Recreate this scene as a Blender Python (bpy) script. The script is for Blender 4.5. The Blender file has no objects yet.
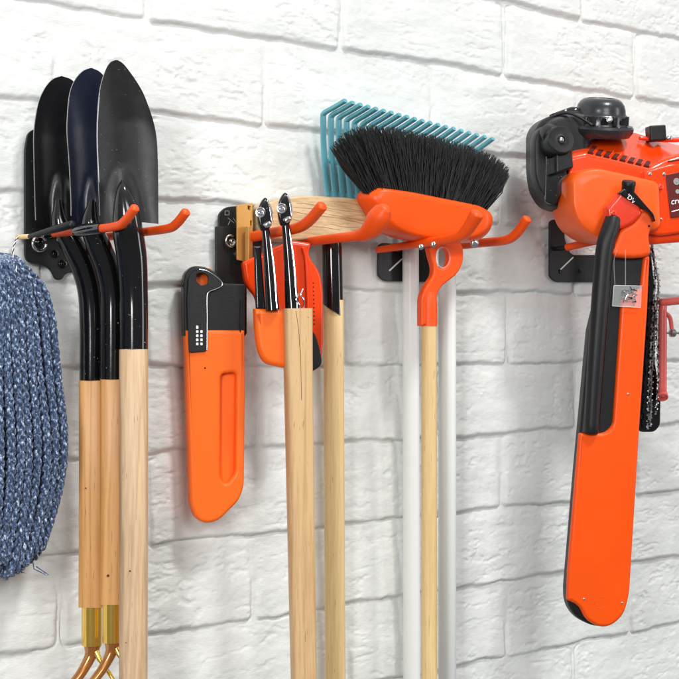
import bpy, bmesh, math, random
import numpy as np
from mathutils import Vector, Matrix
random.seed(7); rng = np.random.default_rng(11)
S = bpy.context.scene; C = S.collection
R_ = math.radians
# ------------------------------------------------------------------ camera model
TH = R_(40); FPX = 1510.0; CX = 339.5; D0 = 1.9
F = Vector((math.sin(TH), math.cos(TH), 0)); RT = Vector((math.cos(TH), -math.sin(TH), 0)); UP = Vector((0, 0, 1))
CAM = -D0 * F
def ray(px, py): return F + RT * ((px - CX) / FPX) + UP * ((CX - py) / FPX)
def W(px, py, n):                    # point at distance n in front of the wall plane
    d = ray(px, py); s = (-n - CAM.y) / d.y; return CAM + d * s
def AX(px, py, X):                   # point in the plane perpendicular to the wall at X
    d = ray(px, py); s = (X - CAM.x) / d.x; return CAM + d * s
def depth(p): return (p - CAM).dot(F)
def mpp(p): return depth(p) / FPX    # metres per pixel there
class Fr:                            # a plane with its own place and turn: u right, v up, w towards the room
    def __init__(s, px, py, n, yaw=40, pitch=0):
        s.o = W(px, py, n); a = R_(yaw)
        N = Vector((-math.sin(a), -math.cos(a), 0)); s.u = Vector((math.cos(a), -math.sin(a), 0))
        b = R_(pitch); s.w = (N * math.cos(b) + UP * math.sin(b)).normalized(); s.v = s.w.cross(s.u).normalized()
        s.m = mpp(s.o)
    def P(s, px, py, w=0):
        d = ray(px, py); o = s.o + s.w * w
        return CAM + d * ((o - CAM).dot(s.w) / d.dot(s.w))
    def uv(s, px, py, w=0):
        q = s.P(px, py, w) - s.o; return (q.dot(s.u), q.dot(s.v))
    def G(s, u, v, w): return s.o + s.u * u + s.v * v + s.w * w
# ------------------------------------------------------------------ object helpers
def setp(o, label=None, cat=None, group=None, kind=None):
    if label: o['label'] = label
    if cat: o['category'] = cat
    if group: o['group'] = group
    if kind: o['kind'] = kind
def thing(name, label, cat, loc, group=None):
    o = bpy.data.objects.new(name, None); C.objects.link(o); o.location = loc; o.empty_display_size = .02
    setp(o, label, cat, group); return o
def rootloc(p):
    while p.parent: p = p.parent
    return Vector(p.location)
def link(name, me, m, parent):
    o = bpy.data.objects.new(name, me); C.objects.link(o)
    if parent is not None:
        o.parent = parent; me.transform(Matrix.Translation(-rootloc(parent)))
    if m: me.materials.append(m)
    return o
def mesh(name, vs, fs, m, parent, smooth=True, angle=40):
    me = bpy.data.meshes.new(name); me.from_pydata([tuple(v) for v in vs], [], fs); me.update()
    bm = bmesh.new(); bm.from_mesh(me); bmesh.ops.recalc_face_normals(bm, faces=bm.faces); bm.to_mesh(me); bm.free()
    if smooth:
        me.polygons.foreach_set('use_smooth', [True] * len(me.polygons))
        me.set_sharp_from_angle(angle=R_(angle))
    return link(name, me, m, parent)
def cat(pts, k=6, closed=False):     # catmull-rom through tuples of any length
    n = len(pts); out = []
    P = [np.array(p, float) for p in pts]
    rngi = range(n) if closed else range(n - 1)
    for i in rngi:
        p0 = P[(i - 1) % n] if closed or i > 0 else 2 * P[0] - P[1]
        p1 = P[i]; p2 = P[(i + 1) % n]
        p3 = P[(i + 2) % n] if closed or i < n - 2 else 2 * P[-1] - P[-2]
        for j in range(k):
            t = j / k
            out.append(tuple(.5 * ((2 * p1) + (-p0 + p2) * t + (2 * p0 - 5 * p1 + 4 * p2 - p3) * t * t + (-p0 + 3 * p1 - 3 * p2 + p3) * t ** 3)))
    if not closed: out.append(tuple(P[-1]))
    return out
def rnd(poly, r, k=5):               # round each corner of a polygon; r one value or per vertex
    out = []; n = len(poly)
    for i in range(n):
        a, b, c = (np.array(poly[j % n], float) for j in (i - 1, i, i + 1))
        rr = r[i] if isinstance(r, (list, tuple)) else r
        d1 = a - b; d2 = c - b; l1 = np.linalg.norm(d1); l2 = np.linalg.norm(d2)
        q = min(rr, l1 * .48, l2 * .48)
        if q < 1e-6: out.append(tuple(b)); continue
        s = b + d1 / l1 * q; e = b + d2 / l2 * q
        for j in range(k + 1):
            t = j / k; out.append(tuple((1 - t) ** 2 * s + 2 * t * (1 - t) * b + t * t * e))
    return out
def tube_data(path, seg=14, sx=1, sy=1, hint=None, power=2, caps=True, rounded=False):
    # path: list of (Vector, radius) or (Vector, rx, ry)
    vs = []; fs = []; n = len(path)
    pts = [Vector(p[0]) for p in path]
    T = []
    for i in range(n):
        a = pts[max(i - 1, 0)]; b = pts[min(i + 1, n - 1)]; T.append((b - a).normalized())
    h = Vector(hint) if hint else (Vector((1, 0, 0)) if abs(T[0].x) < .8 else Vector((0, 0, 1)))
    x = (h - T[0] * h.dot(T[0])).normalized(); rows = []
    if rounded:
        def endcap(i, sg):
            r = path[i][1]; out = []
            for a in (80, 60, 38, 18):
                aa = R_(a); out.append((pts[i] + T[i] * sg * r * math.sin(aa) * rounded, [q * math.cos(aa) for q in path[i][1:]], T[i]))
            return out
        seq = endcap(0, -1) + [(pts[i], list(path[i][1:]), T[i]) for i in range(n)] + endcap(n - 1, 1)[::-1]
    else:
        seq = [(pts[i], list(path[i][1:]), T[i]) for i in range(n)]
    for (p, r, t) in seq:
        x = (x - t * x.dot(t))
        if x.length < 1e-6: x = t.orthogonal()
        x.normalize(); y = t.cross(x); r1 = r[0]; r2 = r[1] if len(r) > 1 else r[0]
        row = []
        for k in range(seg):
            a = 2 * math.pi * (k + .5) / seg; c = math.cos(a); s = math.sin(a)
            if power != 2:
                c = math.copysign(abs(c) ** (2 / power), c); s = math.copysign(abs(s) ** (2 / power), s)
            row.append(len(vs)); vs.append(p + x * (c * r1 * sx) + y * (s * r2 * sy))
        rows.append(row)
    for a, b in zip(rows[:-1], rows[1:]):
        for k in range(seg): fs.append((a[k], a[(k + 1) % seg], b[(k + 1) % seg], b[k]))
    if caps: fs.append(tuple(rows[0][::-1])); fs.append(tuple(rows[-1]))
    return vs, fs
def tube(name, path, m, parent, **kw):
    vs, fs = tube_data(path, **kw); return mesh(name, vs, fs, m, parent)
def wp(*rows, k=6):                  # (px, py, n, radius in px) -> smooth path
    out = []
    for (px, py, n, r) in (cat(rows, k) if len(rows) > 2 else rows):
        p = W(px, py, n); out.append((p, r * mpp(p)))
    return out
def fp(fr, *rows, k=6):              # (px, py, w, r px) in a frame
    out = []
    for (px, py, w, r) in (cat(rows, k) if len(rows) > 2 else rows):
        p = fr.P(px, py, w); out.append((p, r * mpp(p)))
    return out
def multi(name, datas, m, parent, **kw):
    vs = []; fs = []
    for v, f in datas:
        o = len(vs); vs += list(v); fs += [tuple(i + o for i in q) for q in f]
    return mesh(name, vs, fs, m, parent, **kw)
def plate(name, fr, outlines, w0, w1, m, parent, bevel=.001, px=True, res=3):
    # outlines: list of polygons in pixels (first outer, others holes), solid between w0 and w1 in the frame
    cu = bpy.data.curves.new('c', 'CURVE'); cu.dimensions = '2D'; cu.fill_mode = 'BOTH'
    T = abs(w1 - w0); bevel = min(bevel, T / 2 * .98)
    cu.extrude = T / 2 - bevel; cu.bevel_depth = bevel; cu.bevel_resolution = res; cu.offset = -bevel
    for pl in outlines:
        q = [fr.uv(a, b, w1) for a, b in pl] if px else pl
        sp = cu.splines.new('POLY'); sp.points.add(len(q) - 1); sp.use_cyclic_u = True
        for i, (a, b) in enumerate(q): sp.points[i].co = (a, b, 0, 1)
    ob = bpy.data.objects.new('c', cu); C.objects.link(ob)
    dg = bpy.context.evaluated_depsgraph_get(); me = bpy.data.meshes.new_from_object(ob.evaluated_get(dg))
    bpy.data.objects.remove(ob); bpy.data.curves.remove(cu); me.name = name; me.materials.clear()
    wc = (w0 + w1) / 2
    Mx = Matrix(((fr.u.x, fr.v.x, fr.w.x, 0), (fr.u.y, fr.v.y, fr.w.y, 0), (fr.u.z, fr.v.z, fr.w.z, 0), (0, 0, 0, 1)))
    me.transform(Matrix.Translation(fr.o + fr.w * wc) @ Mx)
    bm = bmesh.new(); bm.from_mesh(me); bmesh.ops.remove_doubles(bm, verts=bm.verts, dist=1e-6); bmesh.ops.recalc_face_normals(bm, faces=bm.faces); bm.to_mesh(me); bm.free()
    me.polygons.foreach_set('use_smooth', [True] * len(me.polygons)); me.set_sharp_from_angle(angle=R_(50))
    o = link(name, me, m, parent)
    wn = o.modifiers.new('wn', 'WEIGHTED_NORMAL'); wn.keep_sharp = True; wn.weight = 100
    return o
def puff(name, fr, outline, w0, w1, m, parent, rnd_=.5, N=72, px=True, dome=0):
    # rounded solid: outline scaled towards its centre while w swings from back to front
    q = [fr.uv(a, b, (w0 + w1) / 2) for a, b in outline] if px else outline
    q = [np.array(p) for p in q]; L = [0]
    for i in range(len(q)): L.append(L[-1] + np.linalg.norm(q[(i + 1) % len(q)] - q[i]))
    rs = []
    for k in range(N):
        t = L[-1] * k / N; i = max(j for j in range(len(q)) if L[j] <= t + 1e-12)
        f = (t - L[i]) / max(L[i + 1] - L[i], 1e-9); rs.append(q[i] * (1 - f) + q[(i + 1) % len(q)] * f)
    c = sum(rs) / N; vs = []; rows = []
    wc = (w0 + w1) / 2; hw = (w1 - w0) / 2
    prof = []
    for a in np.linspace(-90, 90, 15):
        s = 1 - rnd_ * (1 - math.cos(R_(a))); prof.append((s, wc + hw * math.sin(R_(a)) * (1 - dome)))
    inn = [.75, .45, .15]
    full = [(prof[0][0] * s, prof[0][1] - hw * dome * (1 - s * s)) for s in inn[::-1]] + prof + [(prof[-1][0] * s, prof[-1][1] + hw * dome * (1 - s * s)) for s in inn]
    for s, w in full:
        row = []
        for p in rs: row.append(len(vs)); z = c + (p - c) * s; vs.append(fr.G(z[0], z[1], w))
        rows.append(row)
    fs = [(a[k], a[(k + 1) % N], b[(k + 1) % N], b[k]) for a, b in zip(rows[:-1], rows[1:]) for k in range(N)]
    fs += [tuple(rows[0][::-1]), tuple(rows[-1])]
    return mesh(name, vs, fs, m, parent, angle=60)
def lathe_data(prof, o, axis, seg=40):   # prof: (radius, along)
    axis = Vector(axis).normalized(); x = axis.orthogonal().normalized(); y = axis.cross(x); vs = []; rows = []
    for r, h in prof:
        row = []
        for k in range(seg):
            a = 2 * math.pi * k / seg; row.append(len(vs)); vs.append(o + axis * h + (x * math.cos(a) + y * math.sin(a)) * r)
        rows.append(row)
    fs = [(a[k], a[(k + 1) % seg], b[(k + 1) % seg], b[k]) for a, b in zip(rows[:-1], rows[1:]) for k in range(seg)]
    fs += [tuple(rows[0][::-1]), tuple(rows[-1])]
    return vs, fs
def lathe(name, prof, o, axis, m, parent, seg=40, angle=35):
    v, f = lathe_data(prof, o, axis, seg); return mesh(name, v, f, m, parent, angle=angle)
def screw(name, o, axis, r, m, parent, dark=None):
    v, f = lathe_data([(r * 1.25, 0), (r * 1.25, r * .2), (r, r * .3), (r, r * .7), (r * .8, r * .85), (r * .45, r * .85), (r * .42, r * .45), (r * .01, r * .45)], o, axis, 22)
    return mesh(name, v, f, m, parent)
def text(s, fr, px, py, hpx, w, m, parent, rot=0, shear=0, name='lettering', sx=1):
    cu = bpy.data.curves.new('t', 'FONT'); cu.body = s; cu.align_x = 'LEFT'; cu.align_y = 'CENTER'; cu.size = 1; cu.shear = shear; cu.extrude = .02; cu.offset = .012
    ob = bpy.data.objects.new('t', cu); C.objects.link(ob)
    dg = bpy.context.evaluated_depsgraph_get(); me = bpy.data.meshes.new_from_object(ob.evaluated_get(dg))
    bpy.data.objects.remove(ob); bpy.data.curves.remove(cu); me.materials.clear(); me.name = name
    h = hpx * fr.m / .72; o = fr.P(px, py, w); ca, sa = math.cos(rot), math.sin(rot)
    u = fr.u * ca + fr.v * sa; v = fr.v * ca - fr.u * sa
    Mx = Matrix(((u.x, v.x, fr.w.x, 0), (u.y, v.y, fr.w.y, 0), (u.z, v.z, fr.w.z, 0), (0, 0, 0, 1)))
    me.transform(Matrix.Translation(o) @ Mx @ Matrix.Diagonal((h * sx, h, h * .3, 1)))
    return link(name, me, m, parent)
# ------------------------------------------------------------------ materials
def mat(name, col, rough=.5, metal=0, coat=0, var=.06, vs=25, bump=0, bs=400, spec=.5, trans=0, rvar=.12, speck=0, alpha=1, sss=0, edge=None):
    m = bpy.data.materials.new(name); m.use_nodes = True; nt = m.node_tree; N = nt.nodes; L = nt.links
    b = N['Principled BSDF']; tc = N.new('ShaderNodeTexCoord')
    b.inputs['Metallic'].default_value = metal; b.inputs['Specular IOR Level'].default_value = spec
    b.inputs['Coat Weight'].default_value = coat; b.inputs['Coat Roughness'].default_value = .12
    b.inputs['Transmission Weight'].default_value = trans; b.inputs['Alpha'].default_value = alpha
    if sss: b.inputs['Subsurface Weight'].default_value = sss; b.inputs['Subsurface Scale'].default_value = .01
    nz = N.new('ShaderNodeTexNoise'); nz.inputs['Scale'].default_value = vs; nz.inputs['Detail'].default_value = 6; L.new(tc.outputs['Object'], nz.inputs['Vector'])
    mx = N.new('ShaderNodeMix'); mx.data_type = 'RGBA'; L.new(nz.outputs['Fac'], mx.inputs['Factor'])
    c = np.array(col); mx.inputs['A'].default_value = (*np.clip(c * (1 - 2 * var), 0, 1), 1); mx.inputs['B'].default_value = (*np.clip(c * (1 + 2 * var), 0, 1), 1)
    out = mx.outputs['Result']
    if speck:
        n3 = N.new('ShaderNodeTexNoise'); n3.inputs['Scale'].default_value = 420; n3.inputs['Detail'].default_value = 1; L.new(tc.outputs['Object'], n3.inputs['Vector'])
        rp = N.new('ShaderNodeValToRGB'); rp.color_ramp.elements[0].position = .76; rp.color_ramp.elements[1].position = .79; L.new(n3.outputs['Fac'], rp.inputs['Fac'])
        m2 = N.new('ShaderNodeMix'); m2.data_type = 'RGBA'; L.new(rp.outputs['Color'], m2.inputs['Factor']); L.new(out, m2.inputs['A']); m2.inputs['B'].default_value = (speck, speck, speck, 1); out = m2.outputs['Result']
    L.new(out, b.inputs['Base Color'])
    n2 = N.new('ShaderNodeTexNoise'); n2.inputs['Scale'].default_value = vs * 3.7; n2.inputs['Detail'].default_value = 8; n2.inputs['Roughness'].default_value = .65; L.new(tc.outputs['Object'], n2.inputs['Vector'])
    mr = N.new('ShaderNodeMapRange'); mr.inputs['To Min'].default_value = max(rough * (1 - rvar * 2), .02); mr.inputs['To Max'].default_value = min(rough * (1 + rvar * 2), 1)
    L.new(n2.outputs['Fac'], mr.inputs['Value']); L.new(mr.outputs['Result'], b.inputs['Roughness'])
    if name.startswith(('orange', 'light_orange', 'black_powder', 'blue_black', 'deep_black')):
        sc = N.new('ShaderNodeMapping'); sc.inputs['Scale'].default_value = (60, 60, 900); sc.inputs['Rotation'].default_value = (.5, .9, .2); L.new(tc.outputs['Object'], sc.inputs['Vector'])
        ns = N.new('ShaderNodeTexNoise'); ns.inputs['Scale'].default_value = 1; ns.inputs['Detail'].default_value = 2; L.new(sc.outputs[0], ns.inputs['Vector'])
        rs = N.new('ShaderNodeMapRange'); rs.inputs['From Min'].default_value = .68; rs.inputs['From Max'].default_value = .8; rs.inputs['To Max'].default_value = .22; L.new(ns.outputs['Fac'], rs.inputs['Value'])
        ad = N.new('ShaderNodeMath'); ad.operation = 'ADD'; L.new(mr.outputs['Result'], ad.inputs[0]); L.new(rs.outputs['Result'], ad.inputs[1]); L.new(ad.outputs[0], b.inputs['Roughness'])
    if bump:
        n4 = N.new('ShaderNodeTexNoise'); n4.inputs['Scale'].default_value = bs; n4.inputs['Detail'].default_value = 4; L.new(tc.outputs['Object'], n4.inputs['Vector'])
        bp = N.new('ShaderNodeBump'); bp.inputs['Strength'].default_value = bump; bp.inputs['Distance'].default_value = .001; L.new(n4.outputs['Fac'], bp.inputs['Height']); L.new(bp.outputs['Normal'], b.inputs['Normal'])
    return m
def wood(name, a, b_, rough=.5, dark=None, scale=1, axis='Z', rings=.5, seed=0):
    m = bpy.data.materials.new(name); m.use_nodes = True; nt = m.node_tree; N = nt.nodes; L = nt.links
    b = N['Principled BSDF']; tc = N.new('ShaderNodeTexCoord'); mp = N.new('ShaderNodeMapping'); L.new(tc.outputs['Object'], mp.inputs['Vector'])
    sc = {'Z': (1, 1, .05), 'X': (.06, 1, 1)}[axis]; mp.inputs['Scale'].default_value = [q * scale for q in sc]; mp.inputs['Location'].default_value = (seed, seed * .7, seed * .3)
    n1 = N.new('ShaderNodeTexNoise'); n1.inputs['Scale'].default_value = 34; n1.inputs['Detail'].default_value = 3; n1.inputs['Distortion'].default_value = .6; L.new(mp.outputs[0], n1.inputs['Vector'])
    # growth figure: sine of the low noise
    mu = N.new('ShaderNodeMath'); mu.operation = 'MULTIPLY'; mu.inputs[1].default_value = 46; L.new(n1.outputs['Fac'], mu.inputs[0])
    sn = N.new('ShaderNodeMath'); sn.operation = 'SINE'; L.new(mu.outputs[0], sn.inputs[0])
    n2 = N.new('ShaderNodeTexNoise'); n2.inputs['Scale'].default_value = 420; n2.inputs['Detail'].default_value = 5; L.new(mp.outputs[0], n2.inputs['Vector'])
    ad = N.new('ShaderNodeMath'); ad.operation = 'MULTIPLY_ADD'; ad.inputs[1].default_value = .16 * rings * 2; L.new(sn.outputs[0], ad.inputs[0]); L.new(n2.outputs['Fac'], ad.inputs[2])
    a2 = N.new('ShaderNodeMath'); a2.operation = 'MULTIPLY_ADD'; a2.inputs[1].default_value = 1.0; L.new(n1.outputs['Fac'], a2.inputs[0]); L.new(ad.outputs[0], a2.inputs[2])
    rp = N.new('ShaderNodeValToRGB'); e = rp.color_ramp.elements; e[0].position = .62; e[0].color = (*b_, 1); e[1].position = 1.28 / 1.0 if False else 1.0; e[1].color = (*a, 1)
    mr = N.new('ShaderNodeMapRange'); mr.inputs['From Min'].default_value = .45; mr.inputs['From Max'].default_value = 1.45; L.new(a2.outputs[0], mr.inputs['Value'])
    e[0].position = .2; e[1].position = .75; L.new(mr.outputs[0], rp.inputs['Fac'])
    # pores and knots
    v = N.new('ShaderNodeTexNoise'); v.inputs['Scale'].default_value = 900; v.inputs['Detail'].default_value = 1; L.new(mp.outputs[0], v.inputs['Vector'])
    r2 = N.new('ShaderNodeValToRGB'); r2.color_ramp.elements[0].position = .71; r2.color_ramp.elements[1].position = .80; L.new(v.outputs['Fac'], r2.inputs['Fac'])
    mx = N.new('ShaderNodeMix'); mx.data_type = 'RGBA'; L.new(r2.outputs['Color'], mx.inputs['Factor']); L.new(rp.outputs['Color'], mx.inputs['A']); dk = dark or tuple(q * .45 for q in b_); mx.inputs['B'].default_value = (*dk, 1)
    mx2 = N.new('ShaderNodeMix'); mx2.data_type = 'RGBA'; vo = N.new('ShaderNodeTexVoronoi'); vo.inputs['Scale'].default_value = 14; L.new(tc.outputs['Object'], vo.inputs['Vector'])
    r3 = N.new('ShaderNodeValToRGB'); r3.color_ramp.elements[0].position = .02; r3.color_ramp.elements[0].color = (1, 1, 1, 1); r3.color_ramp.elements[1].position = .05; r3.color_ramp.elements[1].color = (0, 0, 0, 1); L.new(vo.outputs['Distance'], r3.inputs['Fac'])
    L.new(r3.outputs['Color'], mx2.inputs['Factor']); L.new(mx.outputs['Result'], mx2.inputs['A']); mx2.inputs['B'].default_value = (.05, .025, .012, 1)
    L.new(mx2.outputs['Result'], b.inputs['Base Color'])
    b.inputs['Roughness'].default_value = rough; b.inputs['Coat Weight'].default_value = .12; b.inputs['Coat Roughness'].default_value = .3
    bp = N.new('ShaderNodeBump'); bp.inputs['Strength'].default_value = .25; bp.inputs['Distance'].default_value = .0006; L.new(a2.outputs[0], bp.inputs['Height']); L.new(bp.outputs['Normal'], b.inputs['Normal'])
    return m
ORANGE = (.92, .088, .003)
M = dict(
    orange=mat('orange_plastic', ORANGE, .36, coat=.05, spec=.3, bump=.12, bs=900, var=.05, vs=9),
    orange_light=mat('light_orange_plastic', (.95, .15, .012), .4, coat=.05, spec=.3, bump=.15, bs=900, var=.02),
    orange_gloss=mat('orange_gloss', (.88, .056, .003), .2, coat=.2, spec=.35, var=.02),
    orange_dip=mat('orange_dipped_rubber', (.88, .085, .005), .42, spec=.35, bump=.15, bs=500, var=.03),
    tank=mat('fuel_tank_plastic', (.94, .115, .008), .38, coat=.1, spec=.35, sss=.1, bump=.08, bs=300, var=.03),
    red=mat('red_plastic', (.78, .04, .010), .25, coat=.5),
    darkred=mat('dark_red', (.11, .006, .006), .3),
    slot=mat('slot_red', (.10, .01, .005), .6),
    blackpl=mat('black_plastic', (.008, .008, .009), .38, spec=.35, bump=.2, bs=1200, speck=0, var=.1),
    blackpl2=mat('black_satin_plastic', (.011, .011, .013), .36, spec=.35, bump=.25, bs=1500, var=.1),
    blackgl=mat('black_gloss_paint', (.004, .004, .005), .12, coat=.6, speck=.4, var=.1, rvar=.3),
    blade=mat('black_powder_coat', (.016, .016, .0175), .34, spec=.38, bump=.2, bs=1600, var=.15, speck=.15, rvar=.25),
    bladeblue=mat('blue_black_coat', (.010, .013, .028), .3, bump=.1, bs=1600, var=.12),
    blade_dark=mat('deep_black_coat', (.006, .006, .007), .3, bump=.1, bs=1600, var=.12),
    edge=mat('bare_steel_edge', (.5, .5, .5), .35, metal=1),
    plate=mat('black_steel_plate', (.014, .015, .016), .42, spec=.35, bump=.2, bs=1400, var=.15, speck=.2),
    chrome=mat('chrome', (.8, .8, .82), .12, metal=1, var=.03),
    steel=mat('steel', (.45, .45, .46), .3, metal=1),
    gold=mat('brass_plate', (.62, .33, .09), .42, metal=.45, var=.06),
    ferrule=mat('gold_ferrule', (.95, .60, .12), .2, metal=.85, var=.04, coat=.3),
    amber=mat('amber_lacquer', (.48, .19, .045), .2, metal=.5, coat=.5, var=.1),
    white=mat('white_print', (.8, .8, .8), .5),
    grey=mat('grey_print', (.35, .33, .33), .4),
    pole=mat('white_powder_coated_steel', (.80, .81, .80), .45, spec=.25, coat=.15, var=.015),
    dome=mat('dome_plastic', (.022, .022, .028), .28, coat=.2, bump=.1, bs=1200, var=.1),
    grain=mat('grain_line', (.34, .20, .09), .7),
    teal=mat('teal_enamel', (.13, .41, .49), .32, coat=.2, var=.05),
    bristle=mat('black_bristle', (.008, .008, .009), .5, var=.3),
    redtube=mat('faded_red_enamel', (.62, .095, .08), .35, coat=.2, var=.06),
    wood_tan=wood('tan_hardwood', (.74, .375, .125), (.58, .265, .075), scale=1, seed=1.3, rings=.85),
    wood_tan2=wood('tan_hardwood_second', (.74, .375, .125), (.58, .265, .075), scale=1.1, seed=4.7, rings=.85),
    wood_pale=wood('pale_ash', (.66, .45, .27), (.47, .29, .16), scale=1.2, seed=2.2, rough=.6),
    wood_mid=wood('beech', (.68, .44, .22), (.52, .30, .13), scale=1.2, seed=7.9, rough=.6),
    wood_yellow=wood('pine', (.82, .60, .30), (.70, .47, .20), scale=1.0, seed=5.1, rings=.3),
    wood_head=wood('ribbed_pale_wood', (.72, .52, .30), (.52, .34, .17), scale=1.5, seed=3.1, axis='X', rings=.5),
)
def clear_mat():
    m = bpy.data.materials.new('clear_plastic'); m.use_nodes = True; nt = m.node_tree; N = nt.nodes; b = N['Principled BSDF']
    b.inputs['Base Color'].default_value = (.9, .92, .93, 1); b.inputs['Roughness'].default_value = .12; b.inputs['Alpha'].default_value = .17
    b.inputs['Specular IOR Level'].default_value = 1
    return m
M['clear'] = clear_mat()
def rope_mat():
    m = bpy.data.materials.new('heather_blue_yarn'); m.use_nodes = True; nt = m.node_tree; N = nt.nodes; L = nt.links; b = N['Principled BSDF']
    tc = N.new('ShaderNodeTexCoord'); n1 = N.new('ShaderNodeTexNoise'); n1.inputs['Scale'].default_value = 520; n1.inputs['Detail'].default_value = 3
    mp = N.new('ShaderNodeMapping'); mp.inputs['Scale'].default_value = (1, 1, .45); L.new(tc.outputs['Object'], mp.inputs['Vector']); L.new(mp.outputs[0], n1.inputs['Vector'])
    rp = N.new('ShaderNodeValToRGB'); e = rp.color_ramp.elements; e[0].position = .36; e[0].color = (.010, .020, .055, 1); e[1].position = .70; e[1].color = (.66, .73, .82, 1)
    q = e.new(.5); q.color = (.040, .078, .175, 1); q = e.new(.58); q.color = (.12, .19, .34, 1)
    L.new(n1.outputs['Fac'], rp.inputs['Fac']); L.new(rp.outputs['Color'], b.inputs['Base Color']); b.inputs['Roughness'].default_value = .6
    b.inputs['Sheen Weight'].default_value = .3
    n2 = N.new('ShaderNodeTexNoise'); n2.inputs['Scale'].default_value = 900; L.new(tc.outputs['Object'], n2.inputs['Vector'])
    bp = N.new('ShaderNodeBump'); bp.inputs['Strength'].default_value = .7; bp.inputs['Distance'].default_value = .001; L.new(n2.outputs['Fac'], bp.inputs['Height']); L.new(bp.outputs['Normal'], b.inputs['Normal'])
    return m
M['rope'] = rope_mat()
# ------------------------------------------------------------------ the brick wall
def pnoise(x, y, seed):
    r = np.random.default_rng(seed); n = 256; g = r.random((n, n)) * 2 * np.pi; gx = np.cos(g); gy = np.sin(g)
    xi = np.floor(x).astype(int); yi = np.floor(y).astype(int); xf = x - xi; yf = y - yi
    u = xf ** 3 * (xf * (xf * 6 - 15) + 10); v = yf ** 3 * (yf * (yf * 6 - 15) + 10)
    def d(i, j, fx, fy):
        a = (xi + i) % n; b = (yi + j) % n; return gx[a, b] * fx + gy[a, b] * fy
    A = d(0, 0, xf, yf) * (1 - u) + d(1, 0, xf - 1, yf) * u; B = d(0, 1, xf, yf - 1) * (1 - u) + d(1, 1, xf - 1, yf - 1) * u
    return (A * (1 - v) + B * v) * 1.4
def fbm(x, y, seed, oct=4, gain=.5):
    s = 0; a = 1
    for k in range(oct): s = s + a * pnoise(x * 2 ** k + 17.3 * k, y * 2 ** k + 5.1 * k, seed + k); a *= gain
    return s
def smooth(a, b, x): t = np.clip((x - a) / (b - a), 0, 1); return t * t * (3 - 2 * t)
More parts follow.
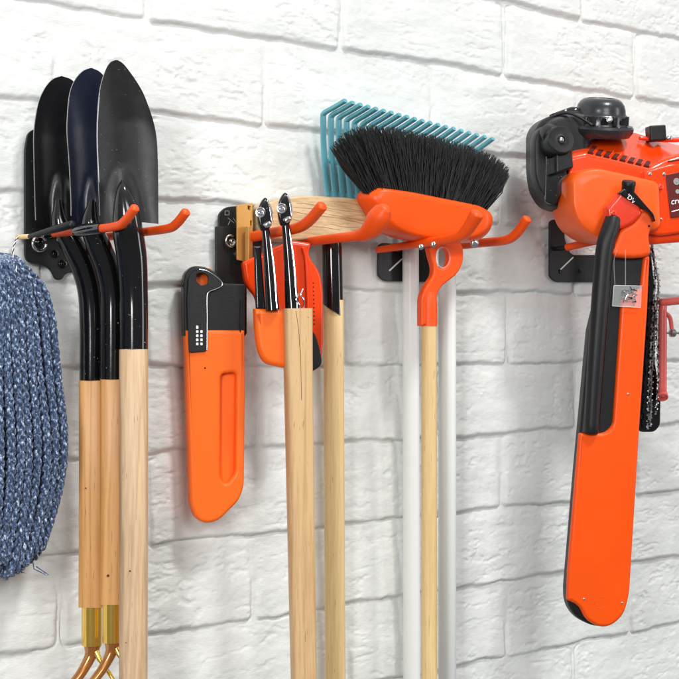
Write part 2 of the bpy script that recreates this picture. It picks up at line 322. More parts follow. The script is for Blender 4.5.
def brick_wall():
    x0, x1, z0, z1 = -.80, 1.10, -.74, .74; st = .0017
    nx = int((x1 - x0) / st); nz = int((z1 - z0) / st)
    X, Z = np.meshgrid(np.linspace(x0, x1, nx), np.linspace(z0, z1, nz))
    m = D0 / FPX
    ys = [-275, -193, -112, -31, 50, 135, 213, 290, 365, 443, 525, 605, 688, 770, 852, 934]      # undersides of the courses at the middle of the photo
    zb = [(CX - y) * m for y in ys]
    # course boundaries wander a little
    wob = .0045 * fbm(X * 3, Z * 9, 31, 3)
    Zw = Z + wob + .0026 * fbm(X * 18, Z * 18, 41, 4); Xw = X + .0026 * fbm(X * 18, Z * 12, 45, 3)
    H = np.zeros_like(X); crack = np.zeros_like(X); tex = np.zeros_like(X)
    def xt(t): return W(2140 - 1 / t, CX, 0).x
    J = .0022
    for i in range(len(zb) - 1):
        top, bot = zb[i], zb[i + 1]; r = np.random.default_rng(100 + i)
        par = i % 2     # ys index 4 is the underside of photo row 0
        t0 = .000503 if (i % 2 == 1) else .0004785
        L = xt(.000557) - xt(.0005035)
        base = xt(t0); ks = range(-5, 9)
        js = [base + k * L + r.uniform(-.012, .012) for k in ks]
        if i == 3: js = [j for j in js]
        for a, b in zip(js[:-1], js[1:]):
            if b < x0 - .05 or a > x1 + .05: continue
            g = .0028; tl = r.uniform(.0048, .0078)
            cx = (a + b) / 2; cz = (top + bot) / 2 - tl / 2; hx = (b - a) / 2 - g - r.uniform(0, .002); hz = (top - bot - tl) / 2
            i0 = max(int((a - x0 - .03) / st), 0); i1 = min(int((b - x0 + .03) / st), nx); k0 = max(int((bot - z0 - .03) / st), 0); k1 = min(int((top - z0 + .03) / st), nz)
            if i1 <= i0 or k1 <= k0: continue
            sl = (slice(k0, k1), slice(i0, i1)); xx = Xw[sl] - cx; zz = Zw[sl] - cz + r.uniform(-.012, .012) * (Xw[sl] - cx)
            # bottom edge crisp, top edge soft under the paint
            rr = .006; qx = np.abs(xx) - hx + rr; qz = np.abs(zz) - hz + rr
            sd = np.hypot(np.maximum(qx, 0), np.maximum(qz, 0)) + np.minimum(np.maximum(qx, qz), 0) - rr
            soft = np.where(zz > 0, .014, .0062)
            up = smooth(-.25, .8, zz / hz)
            e = smooth(0, 1, np.clip((-sd + soft * .5) / (soft * 1.3), 0, 1))
            hgt = r.uniform(.0028, .0052); tx, tz = r.uniform(-.006, .006), r.uniform(-.035, -.01)
            h = e * (hgt + tx * xx + tz * zz - .0018 * up)
            H[sl] = np.maximum(H[sl], h)
            # hairline crack hugging the underside and here and there an end
            off = r.uniform(0, 100)
            cm = smooth(-.05, .3, fbm(X[sl] * 9 + off, Z[sl] * 3, 77, 3)) * .85 + .15
            d = sd - .0008 - .0012 * fbm(X[sl] * 40 + off, Z[sl] * 40, 78, 2)
            under = smooth(-.35, -.75, zz / hz)
            side = smooth(.9, .97, np.abs(xx) / hx) * (r.random() < .7) * .8
            crack[sl] = np.maximum(crack[sl], np.exp(-(d / .0012) ** 2) * cm * np.clip(under + side, 0, 1))
            # flaky terraces: slanted hand-cut texture, different for each brick
            ang = r.uniform(-.12, .12); xr = X[sl] + ang * Z[sl]; zr = Z[sl] - ang * X[sl]
            n = fbm(xr * 9 + off, zr * 34 + off, 51, 5, .55); q = np.floor(n * 5) / 5
            terr = .55 * n + .45 * (q + smooth(.75, 1, (n * 5) % 1) / 5)
            ri = 1 - np.abs(fbm(xr * 7 + off * 2, zr * 40, 61, 4)) * 2
            ri = smooth(.82, 1, ri) * smooth(-.1, .35, fbm(X[sl] * 10 + off, Z[sl] * 10, 62, 2))
            chip = smooth(.28, .34, fbm(xr * 26 + off, zr * 60 + off, 71, 4, .6)) * smooth(.0, .3, fbm(X[sl] * 7 + off, Z[sl] * 9, 72, 2)); tex[sl] += e * (.0006 * terr - .0011 * ri - .0010 * chip)
    H += tex + .0008 * fbm(X * 24, Z * 30, 5, 4) * (1 - smooth(.003, .006, H)) + .0017 * fbm(X * 5, Z * 6, 8, 2) + .00030 * fbm(X * 90, Z * 110, 9, 3)
    H -= .0046 * crack
    V = np.stack([X.ravel(), -H.ravel(), Z.ravel()], 1).astype(np.float32)
    idx = np.arange(nx * nz).reshape(nz, nx)
    q = np.stack([idx[:-1, :-1], idx[:-1, 1:], idx[1:, 1:], idx[1:, :-1]], -1).reshape(-1, 4)
    # thickness: a border that runs back into the wall
    ring = np.concatenate([idx[0, :], idx[1:, -1], idx[-1, -2::-1], idx[-2:0:-1, 0]])
    B = V[ring].copy(); B[:, 1] = .11; nb = len(V); V = np.concatenate([V, B]); n = len(ring); bi = nb + np.arange(n)
    qb = np.stack([ring, bi, np.roll(bi, -1), np.roll(ring, -1)], 1)
    F4 = np.concatenate([q, qb]).astype(np.int32)
    me = bpy.data.meshes.new('brick_wall'); me.vertices.add(len(V)); me.vertices.foreach_set('co', V.ravel())
    me.loops.add(F4.size + n); loops = np.concatenate([F4.ravel(), bi[::-1].astype(np.int32)]); me.loops.foreach_set('vertex_index', loops)
    me.polygons.add(len(F4) + 1); ls = np.concatenate([np.arange(len(F4)) * 4, [F4.size]]).astype(np.int32); me.polygons.foreach_set('loop_start', ls)
    me.update(calc_edges=True); me.polygons.foreach_set('use_smooth', np.ones(len(me.polygons), bool))
    m = bpy.data.materials.new('white_painted_brick'); m.use_nodes = True; nt = m.node_tree; N = nt.nodes; L = nt.links; b = N['Principled BSDF']
    tc = N.new('ShaderNodeTexCoord'); mp = N.new('ShaderNodeMapping'); mp.inputs['Scale'].default_value = (1, 1, 2.6); L.new(tc.outputs['Object'], mp.inputs['Vector'])
    n1 = N.new('ShaderNodeTexNoise'); n1.inputs['Scale'].default_value = 7; n1.inputs['Detail'].default_value = 8; n1.inputs['Roughness'].default_value = .6; L.new(mp.outputs[0], n1.inputs['Vector'])
    rp = N.new('ShaderNodeValToRGB'); e = rp.color_ramp.elements; e[0].position = .3; e[0].color = (.71, .715, .70, 1); e[1].position = .6; e[1].color = (.785, .79, .775, 1); L.new(n1.outputs['Fac'], rp.inputs['Fac'])
    # sparse pin-prick stains and scuffs with shapes of their own
    n3 = N.new('ShaderNodeTexNoise'); n3.inputs['Scale'].default_value = 70; n3.inputs['Detail'].default_value = 5; n3.inputs['Roughness'].default_value = .7; L.new(mp.outputs[0], n3.inputs['Vector'])
    r3 = N.new('ShaderNodeValToRGB'); r3.color_ramp.elements[0].position = .69; r3.color_ramp.elements[1].position = .80; L.new(n3.outputs['Fac'], r3.inputs['Fac'])
    mx = N.new('ShaderNodeMix'); mx.data_type = 'RGBA'; L.new(r3.outputs['Color'], mx.inputs['Factor']); L.new(rp.outputs['Color'], mx.inputs['A']); mx.inputs['B'].default_value = (.5, .49, .47, 1)
    L.new(mx.outputs['Result'], b.inputs['Base Color']); b.inputs['Roughness'].default_value = .55; b.inputs['Specular IOR Level'].default_value = .35
    n2 = N.new('ShaderNodeTexNoise'); n2.inputs['Scale'].default_value = 210; n2.inputs['Detail'].default_value = 9; n2.inputs['Roughness'].default_value = .7; L.new(mp.outputs[0], n2.inputs['Vector'])
    bp = N.new('ShaderNodeBump'); bp.inputs['Strength'].default_value = .34; bp.inputs['Distance'].default_value = .002; L.new(n2.outputs['Fac'], bp.inputs['Height']); L.new(bp.outputs['Normal'], b.inputs['Normal'])
    o = link('brick_wall', me, m, None); setp(o, 'white painted rough brick wall behind all the hanging tools', 'wall')
brick_wall()
FW = Fr(340, 340, .0, 0)             # the wall plane as a frame, w = distance off the wall
FW.o = Vector((0, 0, 0))
WN = Vector((0, -1, 0))
# ------------------------------------------------------------------ hook brackets
def arm(parent, base, bend, tip, r, m, name='hook_arm', n0=.010, flat=1.0, cap=True, rt=None):
    # straight out from the wall at the X of its root, then the upturned end
    p0 = W(base[0], base[1], n0); p1 = AX(bend[0], bend[1], p0.x); p2 = AX(tip[0], tip[1], p0.x)
    rr = r * mpp(p1); d = (p2 - p1)
    q = [p0, p0.lerp(p1, .5), p1 - (p1 - p0).normalized() * .012, p1 + d * .28, p2]
    q = [Vector(v) for v in cat([tuple(v) for v in q], 5)]
    path = [(v, rr * (1.0 if rt is None else 1 + (rt - 1) * i / len(q))) for i, v in enumerate(q)]
    return tube(name, path, m, parent, seg=18, hint=(1, 0, 0), sx=flat, rounded=.45, power=2.6), p0, p1, p2
# left bracket
b1 = thing('hook_bracket', 'black steel wall bracket with wavy lower edge and two orange tipped prongs holding the shovels', 'hook', W(50, 240, 0), 'wall hook brackets')
o1 = rnd([(28, 262), (25, 256), (25, 150), (28, 133), (36, 128), (80, 134), (80, 255), (74, 273), (66, 273), (62, 280), (56, 280), (51, 270), (45, 266)], 4)
plate('plate', FW, [o1], .009, .0125, M['plate'], b1, .0008)
def ringpart(px, py, rpx, n, parent, m, name='screw_ring', gap=50, thick=1.5):
    c = W(px, py, n); r = rpx * mpp(c); pts = []
    for a in range(gap, 361, 12): pts.append((c + Vector((math.cos(R_(a)) * r, 0, math.sin(R_(a)) * r)), thick * mpp(c)))
    return tube(name, pts, m, parent, seg=10, rounded=.6)
ringpart(39.5, 243.5, 7.3, .022, b1, M['chrome'], gap=30, thick=1.5)
for (x, y, r) in ((39, 243, 4.5), (55, 254, 4.2), (63, 264, 4.6)):
    c = W(x, y, .0125); screw('screw', c, WN, r * mpp(c) * .8, M['blackgl'], b1)
# near prong: orange, black sleeve, orange tip
a_, p0, p1, p2 = arm(b1, (41, 235), (121, 226), (135, 208), 4.4, M['orange_dip'])
tube('sleeve', [(p0, .0050), (p0.lerp(p1, .12), .0056), (p0.lerp(p1, .18), .0052)], M['blackgl'], b1, seg=18)
sl_ = tube('sleeve', [(p0.lerp(p1, .46), .0056), (p0.lerp(p1, .49), .0064), (p0.lerp(p1, .6), .0066), (p0.lerp(p1, .75), .0062), (p0.lerp(p1, .78), .0058)], M['blackgl'], b1, seg=18)
arm(b1, (98, 238), (173, 228), (186, 212), 4.4, M['orange_dip'])
# peg whose wooden foot carries the rope
pg0 = W(17, 237, .012); pg1 = W(29, 236.5, .035); pg2 = W(72, 224.5, .105)
peg = tube('peg', [(pg1, .0022), (pg1.lerp(pg2, .3), .0032), (pg1.lerp(pg2, .7), .0042), (pg2, .0044)], M['blackpl'], b1, seg=14, rounded=.5)
tube('peg_foot', [(pg0, .0024), (pg0.lerp(pg1, .5), .0026), (pg1, .0025)], M['wood_yellow'], b1, seg=14, rounded=.4)
# second bracket
b2 = thing('hook_bracket', 'wall bracket with brass coloured plate and chrome ring carrying the wood handled tools', 'hook', W(235, 240, 0), 'wall hook brackets')
plate('plate', FW, [rnd([(219, 214), (226, 207), (237, 206), (262, 206), (262, 262), (219, 262)], 4)], .009, .0125, M['plate'], b2, .0008)
for (x0, y0, x1, y1) in ((225, 211, 229, 211), (229, 211, 229, 215), (229, 215, 225, 215), (225, 215, 225, 211), (228, 218, 234, 223), (230, 221, 228, 225), (233, 218, 236, 222)):
    a = W(x0, y0, .0128); b = W(x1, y1, .0128); tube('mark', [(a, .0003), (b, .0003)], M['grey'], b2, seg=6)
plate('hanging_strap', FW, [rnd([(216.5, 226), (247, 228), (247, 334), (243, 338), (216.5, 335)], 2)], .0135, .0175, M['plate'], b2, .0008)
ringpart(230.5, 241, 5.6, .021, b2, M['chrome'], gap=60, thick=1.2)
for (x, y, r) in ((232, 242, 3.0), (236.5, 254, 2.6)):
    c = W(x, y, .0175); screw('screw', c, WN, r * mpp(c), M['chrome'], b2)
FG = Fr(245, 235, .03, 0)
plate('brass_plate', FG, [rnd([(237.5, 205), (253, 203), (253, 263), (237.5, 260)], 1.2), rnd([(247.8, 205.5), (250.8, 206.5), (250.3, 211), (248, 209)], .8), rnd([(250.3, 220.5), (252, 221), (252, 226), (250.6, 226)], .5)], -.003, 0, M['gold'], b2, .0006)
plate('brass_edge', Fr(253, 235, .034, -15), [rnd([(248.5, 226), (252.6, 226), (252.6, 265.5), (248.5, 265.5)], .8)], -.002, .003, M['gold'], b2, .0006)
arm(b2, (252, 237), (304, 226.5), (322, 206), 5.3, M['orange_dip'], n0=.034)
a2_, q0, q1, q2 = arm(b2, (292, 244), (368, 234), (384, 210), 4.6, M['orange_dip'], n0=.014, rt=1.25)
c = W(356, 237, .13); screw('screw', AX(352, 238, q0.x), (0, -.3, -1), .0035, M['steel'], b2)
d_ = (q2 - q1); tube('prong_pad', [(q1 - (q1 - q0).normalized() * .028, .0050), (q1 - (q1 - q0).normalized() * .008, .0082), (q1 + d_ * .25, .0128), (q1 + d_ * .6, .0142), (q1 + d_ * .95, .0118), (q1 + d_ * 1.03, .0085)], M['orange_dip'], b2, seg=28, hint=(1, 0, 0), sx=.85, rounded=.55)
# third bracket
b3 = thing('hook_bracket', 'black wall bracket with orange prongs under the broom and the white poles', 'hook', W(400, 255, 0), 'wall hook brackets')
plate('plate', FW, [rnd([(378.5, 246), (382, 243), (430, 245), (430, 282), (384, 281), (378.5, 276)], 3)], .009, .0125, M['plate'], b3, .0008)
def slash(x0, y0, x1, y1, n, parent, r=.0011):
    tube('slot', [(W(x0, y0, n), r), (W(x1, y1, n), r)], M['white'], parent, seg=8, rounded=.8)
slash(389.5, 270.5, 402, 259, .0128, b3)
for (x, y) in ((384, 247), (388, 246)):
    c = W(x, y, .0125); screw('screw', c, WN, .0022, M['blackgl'], b3)
t3 = tube('prong_base', wp((381, 246.5, .012, 2.2), (398, 247.5, .046, 4.4)), M['blackpl'], b3, seg=12)
# prongs of the third bracket reach past the broom neck
arm(b3, (378, 250), (463, 236.5), (477, 214), 3.6, M['orange_dip'], n0=.016, rt=1.9)
arm(b3, (452, 246), (512, 239.5), (527, 219), 4.6, M['orange_dip'], n0=.012)
for (x, y, n) in ((421, 247, .125), (433.5, 244.5, .125), (474.5, 243.5, .125)):
    c = W(x, y, n); screw('bolt', c, -F, .0042 if x > 470 else .0028, M['chrome'], b3)
# fourth bracket
b4 = thing('hook_bracket', 'black angular wall bracket with orange prong under the orange engine', 'hook', W(565, 255, 0), 'wall hook brackets')
plate('plate', FW, [rnd([(550, 222), (553, 219.5), (564, 219.5), (565, 240), (571, 255), (600, 255), (640, 257), (640, 282), (556, 282), (550, 277)], [2, 2, 2, 4, 5, 4, 3, 3, 3, 3])], .009, .0125, M['plate'], b4, .0008)
slash(559.5, 270.5, 573, 257.5, .0128, b4, .0010)
for (x, y) in ((560, 271.5), (580, 271)):
    c = W(x, y, .0125); screw('screw', c, WN, .0028, M['blackgl'], b4)
tube('prong_base', wp((554, 249, .012, 2.0), (568, 247.5, .035, 2.8)), M['blackpl'], b4, seg=12, rounded=.5)
pb = W(554, 249, .012)
tube('hook_arm', [(W(567, 247.4, .033), .0052), (W(600, 240, .085), .0055), (W(660, 236, .15), .006), (W(700, 232, .16), .0065)], M['orange_dip'], b4, seg=18, rounded=.5)
# ------------------------------------------------------------------ shovels
def shovel(label, blade, sock, sock_r, hx, hr, n, ysock, yend, mblade, mwood, grip, yaw=16, thick=.0016, curve=.012, ridge=None):
    # blade: (left outline, right outline) as y -> x lists, pixels
    root = thing('shovel', label, 'shovel', W(hx, yend, n), 'shovels')
    fr = Fr(blade['c'], 150, n, yaw, pitch=blade.get('pitch', -3)); w0 = blade.get('w', .0)
    ys = blade['y']; Lx = blade['l']; Rx = blade['r']; K = 22; vs = []; rows = []
    NY = 60
    ysd = [ys[0] + (ys[-1] - ys[0]) * (1 - math.cos(math.pi * .5 * j / NY)) for j in range(NY + 1)]
    sp = [p for p in cat(list(zip(ys, Lx, Rx)), 14)]
    sy = [p[0] for p in sp]; l_ = np.interp(ysd, sy, [p[1] for p in sp]); r_ = np.interp(ysd, sy, [p[2] for p in sp])
    for side in (0, 1):
        for j, y in enumerate(ysd):
            row = []
            for i in range(K + 1):
                f = i / K; x = l_[j] * (1 - f) + r_[j] * f; c_ = 2 * f - 1
                w = w0 + curve * (c_ * c_ - 1) * min(1, (y - ys[0]) / 60)
                yy = y + (blade.get('bot', 3) * (1 - c_ * c_)) * max(0, (y - ys[-1] + 12) / 12)
                if ridge:   # raised spine where the socket is pressed into the blade
                    cxr = np.interp(y, [p[1] for p in ridge], [p[0] for p in ridge]); hw = np.interp(y, [p[1] for p in ridge], [p[2] for p in ridge])
                    w += .014 * math.exp(-((x - cxr) / max(hw, 1)) ** 2) * min(1, max(0, (y - ridge[0][1]) / 30))
                row.append(len(vs)); vs.append(fr.P(x, yy, w - side * thick))
            rows.append(row)
    n_ = NY + 1; fs = []
    for j in range(NY):
        for i in range(K):
            a = rows[j]; b = rows[j + 1]; fs.append((a[i], a[i + 1], b[i + 1], b[i]))
            a = rows[n_ + j]; b = rows[n_ + j + 1]; fs.append((a[i], b[i], b[i + 1], a[i + 1]))
        for i in (0, K):
            fs.append((rows[j][i], rows[j + 1][i], rows[n_ + j + 1][i], rows[n_ + j][i]))
    for i in range(K):
        for j in (0, NY): fs.append((rows[j][i], rows[j][i + 1], rows[n_ + j][i + 1], rows[n_ + j][i]))
    bl = mesh('blade', vs, fs, mblade, root)
    # worn bare edge on the left rim
    ep = [(fr.P(l_[j] + .1, ysd[j], w0 - thick / 2), .0007) for j in range(4, NY, 2)]
    tube('worn_edge', ep, M['edge'], bl, seg=6)
    so = tube('socket', wp(*sock, k=8), M['blackgl'], root, seg=24)
    m_ = mpp(W(hx, 400, n))
    if isinstance(hr, tuple): rx, ry = hr
    else: rx = ry = hr
    tube('handle', [(W(hx, ysock + .3, n), rx * m_ * .96, ry * m_ * .96), (W(hx, ysock + 1.2, n), rx * m_, ry * m_), (W(hx, (ysock + yend) / 2, n), rx * m_ * .99, ry * m_ * .99), (W(hx - .6, yend, n), rx * m_ * .98, ry * m_ * .98)], mwood, root, seg=24, hint=tuple(RT), power=5 if grip else 2.9)
    for (kx, ky, kr) in {92: ((-5, 487, .0007), (3, 592, .0006)), 112.5: ((-3, 574, .0013),), 133.7: ((-2, 569, .0009), (4, 452, .0006), (-6, 640, .0005))}[hx]:
        lathe('knot', [(kr, -.0012), (kr * .9, .0002), (kr * .3, .0003)], W(hx + kx, ky, n) - F * ((hr[1] if isinstance(hr, tuple) else rx) * m_ + .0002), -F, M['slot'], root, seg=9)
    if grip:
        g0 = yend
        tube('ferrule', [(W(hx, g0, n), rx * m_ * .84), (W(hx, g0 + 39, n), rx * m_ * .84)], M['ferrule'], root, seg=32)
        gr = tube('grip', [(p, r) for p, r in wp((hx + .5, g0 + 38, n, rx * .74), (hx - 1.5, g0 + 50, n, rx * .5), (hx - 10, g0 + 66, n, rx * .42), (hx - 22, g0 + 84, n, rx * .4), (hx - 27, g0 + 110, n, rx * .5), (hx - 26, g0 + 135, n, rx * .5))], M['amber'], root, seg=16)
        tube('grip', wp((hx + 1, g0 + 39, n, rx * .40), (hx + 8, g0 + 54, n + .01, rx * .2), (hx + 20, g0 + 72, n + .02, rx * .18), (hx + 27, g0 + 92, n + .03, rx * .2), (hx + 29, g0 + 135, n + .03, rx * .3)), M['ferrule'], root, seg=12)
        tube('grip_bar', wp((hx - 26, g0 + 135, n, rx * .55), (hx + 29, g0 + 135, n + .03, rx * .55)), M['wood_tan'], root, seg=16, rounded=.6)
    return root
shovel('black shovel with tan wooden handle, the one hung farthest left and nearest the wall',
       dict(c=62, y=[76, 80, 90, 105, 130, 160, 200, 228], l=[61, 52, 44, 38, 34, 34, 35, 36], r=[62, 72, 79, 85, 90, 93, 95, 96], w=-.012),
       [(58, 200, .045, 3), (60, 224, .045, 9), (71, 242, .047, 12.2), (83, 266, .05, 12.6), (90, 292, .05, 12.4), (92, 325, .05, 12.6), (92, 380, .05, 12.7)], 12,
       92, (12.3, 11), .05, 380, 606, M['blade_dark'], M['wood_tan'], True, ridge=[(62, 170, 6), (64, 228, 9)])
shovel('blue black shovel with tan wooden handle hung between the other two',
       dict(c=92, y=[68, 72, 82, 98, 130, 160, 200, 224], l=[90, 82, 74, 69, 67, 69, 71, 71], r=[92, 100, 108, 115, 121, 124, 126, 126], w=-.006),
       [(92, 200, .08, 3), (90, 224, .08, 9), (97, 242, .08, 12), (107, 266, .082, 12.6), (112, 292, .082, 12.2), (112.7, 325, .082, 12.2), (112.5, 379, .082, 12.2)], 12,
       112.5, (11.6, 11), .082, 379, 603, M['bladeblue'], M['wood_tan2'], True, ridge=[(95, 170, 6), (97, 224, 9)])
shovel('grey black shovel nearest the viewer with paler ash handle running off the bottom edge',
       dict(c=127, y=[60, 63, 70, 84, 99, 128, 158, 224], l=[115, 110, 105.8, 101.2, 98.7, 97, 97.5, 100.5], r=[117.5, 122.5, 128.5, 138.2, 145.8, 155, 157.8, 158.5], w=.0, bot=-2, pitch=-4),
       [(122.0, 180, .118, 1.0), (123, 192, .12, 7.5), (125.5, 210, .12, 13), (128, 232, .12, 15.4), (131.8, 258, .117, 15.2), (133.5, 290, .115, 14.2), (134, 320, .115, 14), (134, 349, .115, 14)], 14,
       133.7, (14.2, 13.5), .115, 349, 735, M['blade'], M['wood_pale'], False, ridge=[(121, 165, 7), (124, 224, 17)], curve=.010)
# ------------------------------------------------------------------ rope coil
rp_ = thing('rope_coil', 'coil of heather blue braided cord hanging at the left edge', 'rope', W(10, 250, .05))
def braid(name, path, r, parent, per):
    # three yarns plaited around the path
    L = [0]
    for a, b in zip(path[:-1], path[1:]): L.append(L[-1] + (b - a).length)
    tot = L[-1]; nst = int(tot / per * 12); datas = []
    px_ = np.array([list(p) for p in path]); ss = np.linspace(0, tot, nst)
    Q = np.stack([np.interp(ss, L, px_[:, k]) for k in range(3)], 1); Tn = np.gradient(Q, axis=0); Tn /= np.linalg.norm(Tn, axis=1)[:, None] + 1e-12
    A = np.array(-F) ; sd = np.cross(Tn, A); sd /= np.linalg.norm(sd, axis=1)[:, None] + 1e-12; fw = np.cross(sd, Tn)
    ph0 = random.random() * 6
    for k in range(3):
        ph = ss / per * 2 * np.pi + k * 2 * np.pi / 3 + ph0
        C_ = Q + sd * (np.sin(ph) * r * .60)[:, None] + fw * (np.sin(2 * ph) * r * .45)[:, None]
        jit = rng.normal(0, r * .015, C_.shape); C_ = C_ + jit
        datas.append(tube_data([(Vector(c), r * .44, r * .40) for c in C_], seg=7, hint=tuple(RT)))
    return multi(name, datas, M['rope'], parent, angle=80)
rside = [(254, 6), (260, 26), (275, 38), (295, 49), (320, 55), (350, 58), (385, 62), (415, 66), (440, 68), (465, 67), (490, 63), (515, 56), (540, 48), (560, 41), (571, 34)]
def rx_at(y): return float(np.interp(y, [a for a, _ in rside], [b for _, b in rside]))
cols = 13
for layer, (nn, sh) in enumerate(((.085, 0), (.072, .5), (.055, 0))):
    for k in range(cols):
        f = (k + sh) / cols; pts = []          # f 0 = right edge, 1 = far left (out of frame)
        bend_ = random.uniform(-2.2, 2.2); ybot = 566 + random.uniform(-6, 7) - (10 if k < 2 else 0) - 22 * max(0, .25 - f)
        ph = random.random() * 6
        for y in np.linspace(253, ybot, 26):
            R = rx_at(y) - 3.6; Lf = -36 - 18 * math.sin(math.pi * min(1, (y - 250) / 330)) if True else 0
            x = R + (Lf - R) * f + bend_ * math.sin((y - 250) / 60 + ph)
            kk = max(0, 1 - (y - 250) / 34) ** 1.3 * .62; x = x * (1 - kk) + 6 * kk
            nb = nn + .016 * math.sin(math.pi * (y - 250) / 330) - .02 * (2 * f - 1) ** 2 * .8
            pts.append(W(x, y, nb))
        cx_ = 7
        pts[0] = W(8 - 10 * f, 257 + layer * 3, .05)
        pts.insert(0, W(9 - 8 * f, 262 + layer * 4, .045))
        # bottom turns under, towards the wall
        e = pts[-1]; pts += [e + Vector((0, .012, -.006)), e + Vector((0, .024, .004))]
        braid('cord', pts, .0047, rp_, .030)
# loops over the top of the bundle
for k in range(6):
    x0 = -14 + k * 5; pts = [W(x0 + 3 + 5 * math.sin(a), 262 - 8 * math.cos(a) + k, .05 + .035 * a / 3.1) for a in np.linspace(-1.4, 1.8, 12)]
    braid('cord', pts, .0047, rp_, .026)
# thin black and white thread up to the peg
th = [W(*q) for q in ((18, 236, .02), (15, 243, .03), (13, 252, .05), (15, 262, .075), (17, 272, .09))]
th = [Vector(v) for v in cat([tuple(v) for v in th], 10)]
for s_, mm in ((0, 'white'), (math.pi, 'blackpl')):
    tube('thread', [(v + Vector((math.cos(i * .9 + s_), 0, math.sin(i * .9 + s_) * .3)) * .0006, .0006) for i, v in enumerate(th)], M[mm], rp_, seg=6)
for k in range(4):      # loose ends
    x = random.uniform(2, 42); y = 560 + random.uniform(0, 8); a = W(x, y, .07)
    tube('loose_end', [(a, .0007), (a + Vector((random.uniform(-.004, .01), -.003, -.006)), .0006), (a + Vector((random.uniform(-.004, .018), -.004, -.008 - random.random() * .006)), .0004)], M['rope'], rp_, seg=5)
# ------------------------------------------------------------------ saw in its sheath
sw = thing('sheathed_saw', 'folding saw in orange scabbard with black clip, hanging left of the wood handles', 'saw', W(215, 395, .03))
FS = Fr(214, 390, .035, 24)
body = rnd([(185.5, 330), (245, 330), (245.5, 400), (244.5, 486), (240, 500), (219, 521), (206, 524), (196, 519), (191, 505), (188, 420)], [2, 2, 0, 12, 8, 10, 8, 8, 6, 0])
plate('scabbard', FS, [body, rnd([(221, 374), (236.5, 372), (235.5, 474), (226, 485), (220.5, 478)], 5)], -.012, .010, M['orange_light'], sw, .0042, res=6)
plate('scabbard_groove', FS, [rnd([(217, 368), (240, 366), (240, 480), (226, 492), (216, 484)], 3)], -.010, -.0005, M['orange_light'], sw, .002)
tp = rnd([(184, 336), (183.5, 285), (185, 273), (193, 265.5), (205, 266.5), (217, 273), (224, 283), (245, 284), (245, 336)], [1, 3, 4, 5, 5, 3, 2, 1, 1])
hole = rnd([(195.5, 272.5), (203, 271), (209.5, 276), (209, 285), (201, 286.5), (195.5, 283)], 2)
plate('saw_cap', FS, [tp, hole], -.010, .0075, M['blackpl'], sw, .002)
plate('inner_tab', FS, [rnd([(193, 268), (211, 268), (211, 289), (193, 289)], 2)], -.009, -.003, M['orange_light'], sw, .001)
clip = rnd([(187.5, 300), (189, 276), (197, 269.5), (208, 270), (221, 279), (222.5, 286), (209, 291), (207, 297), (206.5, 351.5), (189, 353)], [0, 4, 4, 3, 2, 2, 2, 2, 2, 3])
h2 = rnd([(196.5, 274), (203, 272.5), (208.5, 276.5), (208, 284), (201, 285.5), (196.5, 282)], 2)
plate('clip', FS, [clip, h2], .0078, .0125, M['blackpl2'], sw, .0007)
tube('clip_rim', [(FS.P(x, y, .0125), .0007) for x, y in cat([(207, 350), (207.3, 320), (207.2, 298), (209, 292), (216, 289), (222, 285.5), (220, 280), (208, 271.5), (199, 269.3)], 6)], M['steel'], sw, seg=8)
tube('clip_foot', [(FS.P(x, y, .0090), .0009) for x, y in cat([(208, 333), (210, 336.5), (216, 337.5), (236, 337), (240, 335), (241, 300)], 6)], M['blackpl2'], sw, seg=8)
for i in range(5):
    for j in range(2):
        if i == 0 and j == 1: continue
        x = 197.3 + j * 4.2; y = 327.5 + i * 4.1
        plate('mark', FS, [rnd([(x - 1.2, y - 1.3), (x + 1.2, y - 1.3), (x + 1.2, y + 1.3), (x - 1.2, y + 1.3)], .8)], .0124, .0128, M['white'], sw, .0001)
text('P', FS, 196, 327.2, 3.2, .0127, M['white'], sw)
for (x, y) in ((205, 368), ):
    screw('rivet', FS.P(x, y, .010), FS.w, .0008, M['blackpl'], sw)
screw('pivot', FS.P(184.5, 286, .002), (-1, 0, 0), .003, M['blackgl'], sw)
